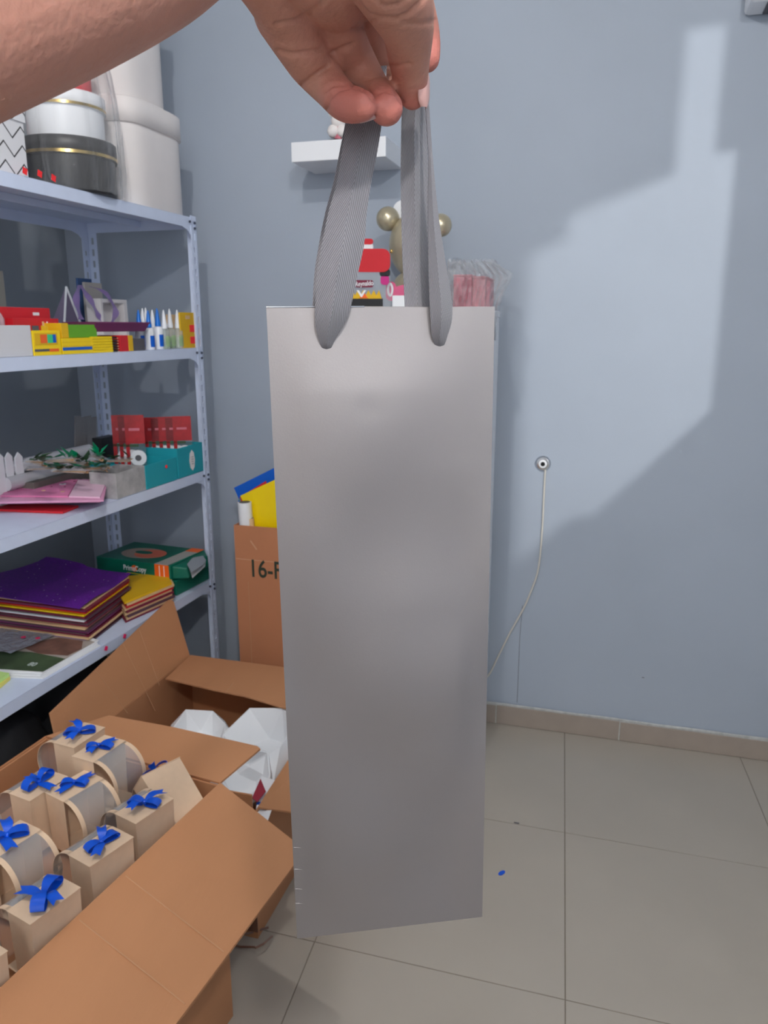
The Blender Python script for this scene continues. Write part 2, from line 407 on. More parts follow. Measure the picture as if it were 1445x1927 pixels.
# fixture at the top right corner
q = ony(1392, 8, YW)
t = thing('wall_unit', 'white wall-mounted unit whose lower corner shows at the top right edge of the picture', 'wall unit', loc=(q.x + .35, YW, 2.4))
zz = ony(1420, 1, YW - .12).z
part('casing', box(q.x + .012, XR - .02, YW - .12, YW, zz, zz + .28), M_GLOSSW, t, bevel=.012)
part('underside_vent', box(q.x + .06, XR - .06, YW - .10, YW - .02, zz - .004, zz), M_GREY, t)

# round wall jack and its cord
jx = ony(1022, 872, YW)
t = thing('wall_jack', 'round chrome wall outlet with a dark centre on the blue-grey wall', 'wall outlet', loc=(jx.x, YW, jx.z))
Mr = Matrix.Translation((jx.x, YW, jx.z)) @ Matrix.Rotation(R(90), 4, 'X')
for nm, prof, mm in (('face_ring', [(.027, 0), (.027, .004), (.022, .010), (.015, .011)], M_CHROME), ('inner_ring', [(.014, .0), (.014, .014), (.011, .015)], M_GLOSSW), ('hole', [(.0075, .0), (.0075, .016)], M_HOLE)):
    bm = lathe(prof, 28); bm.transform(Mr); part(nm, bm, mm, t, True)
cp = [(1026, 884), (1023, 940), (1020, 1000), (1013, 1070), (1000, 1110), (985, 1145), (960, 1190), (935, 1240), (918, 1272), (880, 1310)]
P = [ony(x, y, YW - .006) for x, y in cp] + [Vector((-.52, YW - .03, .02)), Vector((-.7, YW - .05, .005))]
tag(obj('cable', tube(catmull([tuple(p) for p in P], 5), .0032, 8), M_CORD, None, True), 'thin cream cable hanging from the round outlet down the back wall', 'cable')
# blue scrap on the floor
q = onz(944, 1643, 0); bm = lathe([(.0085, 0), (.0085, .0008)], 18)
bm.transform(Matrix.Translation(q + Vector((0, 0, .0002))) @ Matrix.Rotation(R(60), 4, 'Z') @ Matrix.Diagonal((1.5, .8, 1, 1)))
tag(obj('ribbon_scrap', bm, M_BLUE), 'tiny oval scrap of blue ribbon lying on the beige floor tiles', 'ribbon scrap')
q = onz(972, 1549, 0)
tag(obj('paper_fleck', box(q.x - .008, q.x + .008, q.y - .003, q.y + .003, .0002, .001), M_GREY), 'tiny grey fleck on the tile joint between the bag and the wall', 'fleck')

# ================================================================ SHELVING RACK
RA = Vector((-.0195, -.9998, 0)); RB = Vector((-.9998, .0195, 0)); RO = Vector((-1.366, 2.450, 0)); RS = .942
def rk(a, b, z): return RO + RA * (a * RS) + RB * (b * RS) + Vector((0, 0, z))
def ra(x, y, b=0.):
    """distance a along the rack for pixel on the plane b"""
    d = ray(x, y); k = ((RO + RB * (b * RS)) - EYE).dot(RB) / d.dot(RB); return (EYE + d * k - RO).dot(RA) / RS
def rbox(a0, a1, b0, b1, z0, z1, bm=None):
    bm = bm or B()
    hexa(bm, [rk(a1, b1, z0), rk(a1, b0, z0), rk(a0, b0, z0), rk(a0, b1, z0), rk(a1, b1, z1), rk(a1, b0, z1), rk(a0, b0, z1), rk(a0, b1, z1)])
    return bm
ZT = [1.820, 1.397, .969, .556, .130]; RLEN, RDEP = 1.24, .46
rack = thing('shelving_rack', 'pale blue five-tier slotted steel rack along the left wall', 'shelving rack', loc=rk(.62, .23, 0))
def flange(cor, d, n, w=.036, t=.0022, H=1.825):
    """a strip of steel with real slots: cor = corner point, d = direction of the width, n = thickness direction"""
    bm = B(); pitch = .0385; nslot = int(H / pitch)
    def bx(u0, u1, z0, z1):
        p = [cor + d * u + n * s for u, s in ((u0, 0), (u1, 0), (u1, t), (u0, t))]
        hexa(bm, [q + Vector((0, 0, z0)) for q in p] + [q + Vector((0, 0, z1)) for q in p])
    s0, s1 = w * .38, w * .66
    bx(0, s0, 0, H); bx(s1, w, 0, H)
    z = 0
    for k in range(nslot):
        bx(s0, s1, z, z + pitch * .42); z += pitch
    bx(s0, s1, z, H); bmesh.ops.recalc_face_normals(bm, faces=bm.faces); return bm
for (a, b, sa, sb) in ((0, 0, 1, 1), (0, RDEP, 1, -1), (RLEN, 0, -1, 1), (RLEN, RDEP, -1, -1)):
    bm = flange(rk(a, b, 0), RA * sa, RB * sb)
    b2 = flange(rk(a, b, 0), RB * sb, RA * sa); me = bpy.data.meshes.new('t'); b2.to_mesh(me); bm.from_mesh(me); b2.free()
    ps = part('post', bm, M_RACK, rack)
for z in ZT:
    bm = B()
    e = .003
    rbox(e, RLEN - e, e, RDEP - e, z - .0015, z, bm)                       # deck
    rbox(e, RLEN - e, e, e + .0015, z - .034, z, bm); rbox(e, RLEN - e, RDEP - e - .0015, RDEP - e, z - .034, z, bm)
    rbox(e, e + .0015, e, RDEP - e, z - .034, z, bm); rbox(RLEN - e - .0015, RLEN - e, e, RDEP - e, z - .034, z, bm)
    rbox(e, RLEN - e, e, e + .014, z - .034, z - .0325, bm)                # returned lips
    rbox(e, RLEN - e, .225, .235, z - .022, z - .002, bm)                  # stiffener rib
    d = part('shelf_deck', bm, M_RACK, rack, bevel=.0006)
    for (a, sa) in ((0, 1), (RLEN, -1)):
        for (b, sb) in ((0, 1), (RDEP, -1)):
            # rounded gusset plates below the deck, front/back face
            n = RB * (.0025 * sb); bm = B(); pts = []
            c0 = rk(a + .003 * sa, b, z - .034)
            for (u, w) in ((0, 0), (.085, 0), (.05, -.010), (.030, -.026), (.022, -.060), (0, -.060)): pts.append(c0 + RA * (u * sa) + Vector((0, 0, w)) + n)
            slab(pts, .0012, bm); gp = part('gusset_plate', bm, M_RACK, rack)
            for (u, w) in ((.018, -.017 + .034), (.018, .0), (.05, .018)):
                c = rk(a + u * sa, b - .002 * sb, z - .034 + w) ; tmp = lathe([(.0042, 0), (.0042, .004), (.002, .0055)], 10)
                tmp.transform(Matrix.Translation(c) @ RB.to_track_quat('Z', 'Y').to_matrix().to_4x4() @ Matrix.Rotation(R(180) if sb > 0 else 0, 4, 'X'))
                tmp.transform(Matrix.Translation(-Vector(rack.location))); obj('bolt', tmp, M_BOLT, gp)
# little price stickers on the shelf edges (parts of the rack)
def edge_sticker(px, py, m, s=.0085, rot=20):
    a = ra(px, py); d = ray(px, py); z = (EYE + d * (((RO - EYE).dot(RB)) / d.dot(RB))).z
    bm = B(); c = rk(a, -.0012, z); X = RA * math.cos(R(rot)) + Vector((0, 0, math.sin(R(rot)))); Y = X.cross(RB)
    slab([c - X * s - Y * s, c + X * s - Y * s, c + X * s + Y * s, c - X * s + Y * s], .0006, bm); part('price_sticker', bm, m, rack)
for p in ((46, 322), (74, 327), (100, 335)): edge_sticker(*p, M_STK, .0075, 15)
for p in ((199, 1220), (234, 1197)): edge_sticker(*p, M_PINKD, .0065, 30)

# ---- generic boards: a printed box in the rack frame, from pixels of its front foot
def rkbox(name, x0, x1, ybase, ytop, b, dep, z, m, label, cat, group=None, bevel=.001, gap=0.0):
    a1, a0 = ra(x0, ybase, b), ra(x1, ybase, b); P0 = rk((a0 + a1) / 2, b, z)
    zt = ztop(P0, ytop); root = thing(name, label, cat, group, loc=rk((a0 + a1) / 2, b + dep / 2, z))
    return root, (a0, a1, b, b + dep, z, zt)
def simple(name, x0, x1, ybase, ytop, b, dep, z, m, label, cat, group=None, bevel=.001):
    root, (a0, a1, b0, b1, z0, z1) = rkbox(name, x0, x1, ybase, ytop, b, dep, z, m, label, cat, group)
    part('carton', rbox(a0, a1, b0, b1, z0, z1), m, root, bevel=bevel); return root, (a0, a1, b0, b1, z0, z1)
def face_patch(root, name, a0, a1, b, z0, z1, m, t=.0006):
    return part(name, rbox(a0, a1, b - t, b + .0001, z0, z1), m, root)

# ---------------------------------------------------------------- TIER 1 (top)
Z = ZT[0]
def round_box(name, c, r, z0, h, lid, m, label, sq=0., band=None, over=.006, group=None):
    t = thing(name, label, 'gift box', group, loc=(c.x, c.y, z0))
    part('body', lathe([(r * .99, z0), (r, z0 + .003), (r, z0 + h - .004)], 64, (c.x, c.y, 0), sq=sq), m, t, True)
    l = part('lid', lathe([(r + over, z0 + h - lid), (r + over, z0 + h - .003), (r + over - .004, z0 + h), (r * .5, z0 + h + .0005)], 64, (c.x, c.y, 0), sq=sq), m, t, False)
    for p in l.data.polygons: p.use_smooth = abs(p.normal.z) < .5
    if band:
        part('gold_band', lathe([(r + over + .0012, z0 + h - lid + band[0]), (r + over + .0012, z0 + h - lid + band[1])], 64, (c.x, c.y, 0), sq=sq), M_GOLD, t, True)['label'] = 'shiny gold stripe'
    return t
c1 = rk(.188, .188, 0)
round_box('hat_box', c1, .170, Z, .297, .070, M_CREAM, 'large white rounded hat box on the top shelf, lowest of the white stack', sq=4.5, group=None)
round_box('hat_box', rk(.185, .20, 0), .151, Z + .299, .35, .06, M_CREAM, 'tall white rounded box standing on the largest white hat box', sq=3.2)
round_box('hat_box', rk(.190, .225, 0), .125, Z + .651, .26, .05, M_CREAM, 'smallest white rounded box, topmost of the white stack at the picture edge', sq=3.2)
c2 = rk(.512, .112, 0)
round_box('round_gift_box', c2, .121, Z, .138, .046, M_BLACK, 'black round gift box with a gold band wrapped in cellophane', band=(.002, .010))
round_box('round_gift_box', c2, .100, Z + .140, .116, .040, M_GLOSSW, 'white round gift box with a gold band stacked on the black one', band=(.001, .008))
round_box('round_gift_box', c2, .074, Z + .258, .12, .04, M_RED, 'red round gift box on top of the white one, mostly behind the arm')
# cellophane wrap around that stack: a pleated bell, gathered above
def pleated(c, prof, seg=90, amp=.006, lobes=17, seed=1):
    bm = B(); rings = []
    for (r, z) in prof:
        ring = []
        for i in range(seg):
            a = 2 * math.pi * i / seg
            k = 1 + amp / r * (math.sin(a * lobes + 9 * z) + .8 * noise.noise(Vector((math.cos(a) * 4, math.sin(a) * 4, z * 9 + seed))) * 2)
            ring.append(bm.verts.new((c.x + r * k * math.cos(a), c.y + r * k * math.sin(a), z)))
        rings.append(ring)
    for a, b in zip(rings, rings[1:]):
        for i in range(seg): bm.faces.new((a[i], a[(i + 1) % seg], b[(i + 1) % seg], b[i]))
    return bm
bm = pleated(c2, [(.136, Z + .004), (.142, Z + .06), (.140, Z + .17), (.134, Z + .25), (.127, Z + .32), (.10, Z + .42), (.05, Z + .5), (.02, Z + .55), (.07, Z + .62)])
tag(obj('cellophane_wrap', bm, M_CELLO, None, True), 'crinkled clear cellophane around the stack of round gift boxes', 'wrapping')
# chevron boxes
def chev_box(a0, a1, b0, b1, z0, z1, lidh, label):
    t = thing('chevron_box', label, 'gift box', None, loc=rk((a0 + a1) / 2, (b0 + b1) / 2, z0))
    for nm, e, za, zb in (('body', 0, z0, z1 - .002), ('lid', .004, z1 - lidh, z1)):
        bm = rbox(a0 - e, a1 + e, b0 - e, b1 + e, za, zb); uvl = bm.loops.layers.uv.verify()
        for f in bm.faces:
            f.normal_update()
            for lp in f.loops:
                p = lp.vert.co - RO; u = p.dot(RA) if abs(f.normal.dot(RB)) > .5 else p.dot(RB); lp[uvl].uv = (u + 5, p.z)
        part(nm, bm, M_CHEV, t, bevel=.001)
    return t
chev_box(.795, .99, .02, .20, Z, Z + .175, .05, 'white gift box with thin black zigzags beside the black round box')
chev_box(.70, .93, .22, .42, Z, Z + .27, .05, 'taller zigzag gift box standing behind the front zigzag box at the left edge')
simple('red_gift_box', -70, 12, 300, 232, .43, .03, Z, M_RED, 'red box peeking out between the two zigzag boxes', 'gift box')

# ---------------------------------------------------------------- TIER 2
Z = ZT[1]
def yb2(x): return 676 - .0526 * x
# frosted bin
root, (a0, a1, b0, b1, z0, z1) = rkbox('storage_bin', -60, 63, 672, 612, .012, .16, Z, None, 'frosted white plastic bin at the left end of the second shelf', 'bin')
bm = B()
for (u0, u1, w0, w1) in ((a0, a1, b0, b0 + .002), (a0, a1, b1 - .002, b1), (a0, a0 + .002, b0, b1), (a1 - .002, a1, b0, b1)): rbox(u0, u1, w0, w1, z0, z1, bm)
rbox(a0, a1, b0, b1, z0, z0 + .002, bm); part('bin_shell', bm, M_BIN, root)
tag(obj('candy_bag', pleated(rk((a0 + a1) / 2, .09, 0), [(.055, Z + .006), (.062, Z + .05), (.06, Z + .09), (.045, Z + .118), (.012, Z + .13)], 48, .005, 9, 3), clear('pinkish_cello', (228, 190, 196), .55, .1, .8, 40), None, True), 'clear bag with pinkish contents lying in the frosted bin', 'bag')
root, q = simple('white_card_tag', -30, 20, 640, 508, .34, .012, Z, mat('beige_card', (150, 148, 140), .8), 'beige card leaning at the back of the second shelf, left edge', 'card')
root, q = simple('red_packet', -40, 100, 650, 578, .125, .05, Z, M_RED, 'red hanging packet behind the other red packet on the second shelf', 'packet')
a0, a1, b0, b1, z0, z1 = q
face_patch(root, 'hang_hole', a0 + .045, a0 + .070, b0, z1 - .020, z1 - .012, M_WHITE)
root, q = simple('red_packet', 30, 115, 655, 599, .075, .035, Z, M_RED, 'red packet with a pink price dot behind the yellow paint set', 'packet')
a0, a1, b0, b1, z0, z1 = q
bm = lathe([(.008, 0), (.008, .001)], 18); bm.transform(Matrix.Translation(rk(a0 + .014, b0 - .001, z1 - .018)) @ RB.to_track_quat('Z', 'Y').to_matrix().to_4x4()); part('price_dot', bm, M_PINKD, root)
face_patch(root, 'white_print', a0 + .06, a0 + .068, b0, z1 - .02, z1 - .008, M_TAN); face_patch(root, 'white_print', a0 + .045, a0 + .05, b0, z1 - .022, z1 - .008, M_WHITE)
# yellow paint set with window
root, q = simple('paint_set', 65, 117, 670, 622, .010, .03, Z, M_YEL, 'yellow paint set box with an orange, mint and blue window', 'paint set')
a0, a1, b0, b1, z0, z1 = q; W = a1 - a0; Hh = z1 - z0
face_patch(root, 'window_frame', a0 + W * .12, a1 - W * .06, b0, z0 + Hh * .42, z1 - Hh * .10, M_YELD)
for u0, u1, mm in ((.30, .42, M_BLUEP), (.42, .62, mat('mint', (60, 208, 140), .5)), (.62, .86, M_ORG)):
    face_patch(root, 'paint_pan', a0 + W * (u0 - .12), a0 + W * (u1 - .12), b0 - .0006, z0 + Hh * .50, z1 - Hh * .16, mm)
face_patch(root, 'dark_print', a0 + W * .45, a1 - W * .03, b0, z0 + Hh * .16, z0 + Hh * .26, M_GREY)
face_patch(root, 'print_strip', a0 + W * .1, a0 + W * .44, b0, z0 + Hh * .14, z0 + Hh * .26, M_ORG)
for k, u in enumerate((.3, .62)):
    part('hang_tab', rbox(a0 + W * u, a0 + W * (u + .22), b0 + .012, b0 + .014, z1, z1 + .012), M_GREY if k else M_YELD, root)
# crayon packets: yellow below, green above, purple tray on top
root, q = simple('yellow_carton', 119, 176, 668, 636, .012, .12, Z, M_YEL, 'wide yellow carton with a blue stripe under the green carton', 'carton')
a0, a1, b0, b1, z0, z1 = q; W = a1 - a0
for k in range(1, 4): face_patch(root, 'fold_line', a0, a1, b0, z0 + (z1 - z0) * k / 4 - .0004, z0 + (z1 - z0) * k / 4 + .0004, M_YELD)
face_patch(root, 'blue_stripe', a0 + .004, a1, b0 - .0004, z0 + .010, z0 + .018, M_BLUEP); zy = z1
root, q2 = simple('green_carton', 128, 183, 633, 611, .020, .11, zy + .0005, M_GRN, 'green carton on the yellow carton with a blue stripe', 'carton')
root, q3 = simple('yellow_end_carton', 117, 130, 633, 608, .018, .09, zy + .0005, M_YELD, 'small yellow carton at the left end of the green carton', 'carton')
hs = .0; npk = 6; a1 = ra(177, 667, .012); a0 = ra(226, 665, .012); ht = (zy + .003 - Z) / npk
for k in range(npk):
    dx = rnd.uniform(-.002, .002)
    t = thing('crayon_packet', ('%s yellow crayon packet of the pile in the middle of the second shelf' % ('lowest', 'second lowest', 'third lowest', 'fourth', 'second highest', 'topmost')[k]), 'crayons', 'yellow crayon packets on the second shelf', loc=rk((a0 + a1) / 2, .06, Z + ht * k))
    part('sleeve', rbox(a0 + .032 + dx, a1 + dx, .012, .10, Z + ht * k, Z + ht * (k + 1) - .0006), M_YEL, t, bevel=.0006)
    part('open_end', rbox(a0 + .006 + dx, a0 + .032 + dx, .014, .098, Z + ht * k + .001, Z + ht * (k + 1) - .002), M_BLACK, t)
    part('tuck_flap', rbox(a0 + dx, a0 + .006 + dx, .013, .10, Z + ht * k, Z + ht * k + .0022), M_TAN, t)
zp = Z + ht * npk
root, q = simple('red_carton', 228, 244, 666, 631, .014, .1, Z, M_RED, 'narrow red carton beside the pile of yellow crayon packets', 'carton')
root, q = simple('yellow_jagged_carton', 243.5, 252, 665, 631, .013, .1, Z, M_YELD, 'narrow yellow carton between the red and the grey cartons', 'carton')
root, q = simple('grey_carton', 252.5, 274, 665, 637, .014, .12, Z, M_GREY, 'dark grey carton left of the glue bottles', 'carton')
# purple tray: flared open tray lying over the cartons
t = thing('purple_tray', 'long purple plastic tray lying across the cartons on the second shelf', 'tray', loc=rk(.5, .08, zp))
a0, a1 = ra(278, 630, .02), ra(178, 632, .02); bm = B()
zl, zh = max(zp, Z + .058) + .0006, ztop(rk((a0 + a1) / 2, .02, Z), 606)
lo = [rk(a1 - .012, .115, zl), rk(a1 - .012, .024, zl), rk(a0 + .010, .024, zl), rk(a0 + .010, .115, zl)]
hi = [rk(a1, .13, zh), rk(a1, .012, zh), rk(a0 - .003, .012, zh), rk(a0 - .003, .13, zh)]
for i in range(4):
    j = (i + 1) % 4; slab([lo[i], lo[j], hi[j], hi[i]], .0015, bm)
slab(lo[::-1], .0015, bm); part('tray_shell', bm, M_PURP, t)
part('rim', rbox(a0 - .004, a1 + .001, .010, .013, zh - .004, zh), M_PURP, t)
# organza gift with lilac ribbon, beige tag, white frame box
rb_ = .27
pts = [rk(ra(x, y, rb_), rb_, ztop(rk(.6, rb_, Z), y)) for x, y in ((112, 600), (133, 532), (165, 604))]
t = thing('ribbon_gift', 'small pyramid gift wrapped in lilac organza ribbon at the back of the second shelf', 'gift', loc=rk(.6, rb_, Z))
bs = [Vector((p.x, p.y, Z)) for p in (pts[0], pts[2])]
apex = pts[1] + RB * .02
bm = B(); v = [bm.verts.new(p) for p in (bs[0], bs[1], bs[1] + RB * .08, bs[0] + RB * .08, apex)]
bm.faces.new(v[:4][::-1])
for i in range(4): bm.faces.new((v[i], v[(i + 1) % 4], v[4]))
part('pyramid', bm, mat('mauve_grey', (118, 108, 132), .6), t)
for e0, e1 in ((bs[0], apex), (bs[1], apex)): part('white_rib', tube([e0 - RB * .002, e1 - RB * .002], .0035, 6), M_WHITE, t)
for k, pp in enumerate((((150, 528), (168, 556), (185, 590), (195, 606)), ((146, 530), (140, 560), (150, 600)), ((160, 530), (190, 540), (212, 580), (205, 606)))):
    cen = [rk(ra(x, y, rb_ - .015), rb_ - .015 - .006 * k, ztop(rk(.6, rb_ - .015, Z), y)) for x, y in pp]
    cen = [Vector(c) for c in catmull([tuple(c) for c in cen], 5)]
    part('ribbon_tail', strip([[c - RA * .012 + RB * .004 * math.sin(i), c, c + RA * .012 - RB * .004 * math.sin(i)] for i, c in enumerate(cen)], .0006), M_LAV, t, True)
root, q = simple('beige_tag', 168, 200, 640, 532, .36, .01, Z, mat('beige_tag_m', (176, 170, 164), .7), 'beige card with a red dot behind the lilac ribbon gift', 'card')
a0, a1, b0, b1, z0, z1 = q; face_patch(root, 'red_dot', a0 + .002, a0 + .009, b0, z0 + .110, z0 + .118, M_STK)
root, q = simple('blue_tag', 156, 182, 640, 524, .375, .008, Z, mat('slate_blue', (62, 92, 138), .6), 'slate blue card just behind the beige card on the second shelf', 'card')
root, (a0, a1, b0, b1, z0, z1) = rkbox('white_frame_box', 196, 245, 650, 563, .25, .06, Z, None, 'white open frame box behind the purple tray', 'frame')
w = .012; bm = B(); rbox(a0, a1, b0, b1, z1 - w, z1, bm); rbox(a0, a0 + w * 1.6, b0, b1, z0, z1 - w, bm); rbox(a1 - w, a1, b0, b1, z0, z1 - w, bm)
rbox(a0 + w * 1.6, a1 - w, b1 - .004, b1, z0, z1 - w, bm); part('frame', bm, M_CREAM, root, bevel=.001)
# glue bottles
def bottle(x, ytop, b, cap, label, fill=None, r=.0150):
    a = ra(x, 658, b); c = rk(a, b, 0); ht = ztop(rk(a, b, Z), ytop) - Z
    t = thing('glue_bottle', label, 'glue bottle', 'glue bottles at the right of the second shelf', loc=(c.x, c.y, Z))
    bh = ht * .56 if fill is None else ht * .52
    bm_ = M_GLOSSW if fill is None else clear('clear_bottle', (215, 222, 215), .35, .1)
    bd = part('body', lathe([(r * .9, Z), (r, Z + .003), (r, Z + bh * .85), (r * .8, Z + bh * .96), (r * .5, Z + bh)], 20, (c.x, c.y, 0)), bm_, t, True)
    if fill: part('liquid', lathe([(r * .86, Z + .002), (r * .9, Z + bh * .55)], 18, (c.x, c.y, 0)), fill, t, True)
    part('cap', lathe([(r * .62, Z + bh), (r * .62, Z + bh + ht * .07), (r * .55, Z + bh + ht * .12), (r * .30, Z + ht * .90), (.0016, Z + ht)], 16, (c.x, c.y, 0)), cap, t, True)
    d = (RB * -1)
    lb = B(); rows = []
    for k in range(7):
        an = math.atan2(d.y, d.x) + (k - 3) * .28
        rows.append([Vector((c.x + math.cos(an) * (r + .0006), c.y + math.sin(an) * (r + .0006), Z + bh * f)) for f in (.12, .38, .64)])
    part('label', strip(rows, .0004, lb), M_BLUEP if fill is None and cap is M_BLUEM else (M_STK if fill is None else M_GLAB), t, True)
    return t
M_BLUEM = mat('blue_cap', (0, 112, 210), .35); M_GLAB = mat('green_red_label', (150, 176, 130), .5)
bottle(265, 583, .075, M_BLUEM, 'white glue bottle with a blue cap, furthest left of the bottle group')
bottle(273, 580, .105, M_GLOSSW, 'white glue bottle with a white cap behind the first blue caps')
bottle(283, 584, .045, M_BLUEM, 'white glue bottle with a blue cap, second blue cap from the left')
bottle(279, 579, .14, M_GLOSSW, 'white-capped glue bottle furthest back between the blue caps')
bottle(291, 583, .09, M_GLOSSW, 'white-capped white glue bottle between the two right-hand blue caps')
bottle(300, 580, .05, M_BLUEM, 'white glue bottle with a blue cap beside the clear bottles')
bottle(312, 583, .04, M_GLOSSW, 'clear glue bottle with pale green glue, left of the three clear ones', M_GLAB, .0155)
bottle(323, 581, .06, M_GLOSSW, 'clear glue bottle with bright green glue, middle of the three clear ones', M_GRN, .0155)
bottle(337, 583, .045, M_GLOSSW, 'clear bottle of colourless glue next to the yellow blister card', mat('clear_glue', (190, 200, 180), .3), .0155)
for x in (312, 323, 337): pass
root, q = simple('blister_card', 342, 368, 655, 588, .03, .006, Z, M_YELD, 'yellow blister card with red prints beside the right post', 'blister card')
a0, a1, b0, b1, z0, z1 = q; W = a1 - a0
for f in (.12, .45): face_patch(root, 'red_print', a0 + W * .02, a0 + W * .35, b0, z0 + (z1 - z0) * f, z0 + (z1 - z0) * (f + .2), M_STK)
face_patch(root, 'logo_patch', a0 + W * .3, a0 + W * .62, b0, z1 - .022, z1 - .010, M_TAN)
root, q = simple('cream_blister_card', 318, 343, 650, 592, .12, .006, Z, M_TAN, 'cream card standing behind the clear glue bottles', 'blister card')

# ---------------------------------------------------------------- TIER 3
Z = ZT[2]
# picket fence ornament
b = .27; t = thing('picket_fence', 'white miniature picket fence at the left of the third shelf', 'fence', loc=rk(.95, b, Z))
for x0, x1 in ((-22, -10), (-5, 10), (14, 27), (32, 46)):
    a1, a0 = ra(x0, 915, b), ra(x1, 915, b); zt = ztop(rk((a0 + a1) / 2, b, Z), 851); w = a1 - a0
    pts = [rk(a0, b, Z + .001), rk(a0, b, zt - w * .5), rk((a0 + a1) / 2, b, zt), rk(a1, b, zt - w * .5), rk(a1, b, Z + .001)]
    part('picket', slab(pts, .005), M_WHITE, t)
a1, a0 = ra(-24, 900, b), ra(46, 900, b)
for dz in (.025, .06): part('rail', rbox(a0, a1, b + .005, b + .009, Z + dz, Z + dz + .011), M_WHITE, t)
# flat packs placed on shelf planes by pixels
def sheet(name, px, z, t, m, label=None, cat=None, group=None, parent=None, curl=0., shift=(0, 0)):
    pts = [onz(x, y, z) + Vector((shift[0], shift[1], 0)) for x, y in px]
    bm = slab(pts, t, nrm=Vector((0, 0, 1)))
    bmesh.ops.recalc_face_normals(bm, faces=bm.faces)
    if parent: return part(name, bm, m, parent)
    return tag(obj(name, bm, m, None), label, cat, group)
pinkq = [(-60, 948), (42, 897), (204, 908), (192, 944)]
zc = Z + .001
words = ('lowest', 'second', 'third', 'fourth', 'fifth', 'topmost')
sheet('paper_packet', [(-60, 960), (-20, 948), (148, 955), (118, 967)], Z + .001, .006, M_RED, 'flat red and brown packet sticking out under the pink folded bags', 'packet')
zc = Z + .0075
for k in range(6):
    q = [(x + rnd.uniform(-5, 5), y + rnd.uniform(-2, 2)) for x, y in pinkq]
    sheet('folded_bag', q, zc, .0045, (M_PINK2, M_PINK)[k % 2], 'pink folded gift bag, %s of the pile on the third shelf' % words[k], 'gift bag', 'pink folded gift bags on the third shelf'); zc += .0052
top = bpy.data.objects['folded_bag.005'] if 'folded_bag.005' in bpy.data.objects else None
rr = thing('printed_bag', 'pink bag with a round animal face print lying on top of the pink pile', 'gift bag', loc=onz(95, 920, zc))
sheet('bag_sheet', [(2, 935), (44, 895), (146, 905), (128, 936)], zc, .004, mat('rose_print', (226, 130, 178), .5, var=.1, scale=30), parent=rr)
sheet('light_band', [(130, 936), (147, 905), (200, 910), (188, 938)], zc, .004, M_PINK2, parent=rr)
for (x, y, r, mm) in ((118, 911, .010, M_WHITE), (118, 911, .0045, M_MAR), (72, 912, .004, M_MAR), (97, 916, .003, M_MAR), (82, 923, .006, M_TAN), (118, 925, .006, M_TAN), (140, 906, .004, M_MAR), (122, 916, .003, M_MAR)):
    c = onz(x, y, zc + .0042); hh = .0006 if mm is not M_MAR else .0009
    part('printed_dot', lathe([(r, zc + .004), (r, zc + .004 + hh)], 16, (c.x, c.y, 0)), mm, rr)
# marbled tray with leaf picks
def open_tray(name, label, a0, a1, b0, b1, z0, z1, m, w=.003):
    t = thing(name, label, 'tray', loc=rk((a0 + a1) / 2, (b0 + b1) / 2, z0)); bm = B()
    rbox(a0, a1, b0, b0 + w, z0, z1, bm); rbox(a0, a1, b1 - w, b1, z0, z1, bm); rbox(a0, a0 + w, b0 + w, b1 - w, z0, z1, bm); rbox(a1 - w, a1, b0 + w, b1 - w, z0, z1, bm)
    rbox(a0 + w, a1 - w, b0 + w, b1 - w, z0, z0 + w, bm); part('tray_body', bm, m, t, bevel=.0008); return t
am1, am0 = ra(225, 938, .006), ra(275, 920, .006)
ztm = ztop(rk(am0, .006, Z), 876)
tray = open_tray('marbled_tray', 'grey marbled open tray full of leaf picks on the third shelf', am0, am1 + .01, .006, .105, Z + .0005, ztm, M_MARB)
def leaf(bm, c, d, l, w):
    d = d.normalized(); s = d.cross(Vector((0, 0, 1))).normalized()
    p = [c, c + d * l * .4 + s * w + Vector((0, 0, .004)), c + d * l, c + d * l * .4 - s * w + Vector((0, 0, .004)), c + d * l * .45 - Vector((0, 0, .002))]
    v = [bm.verts.new(q) for q in p]
    for i in range(4): bm.faces.new((v[i], v[(i + 1) % 4], v[4]))
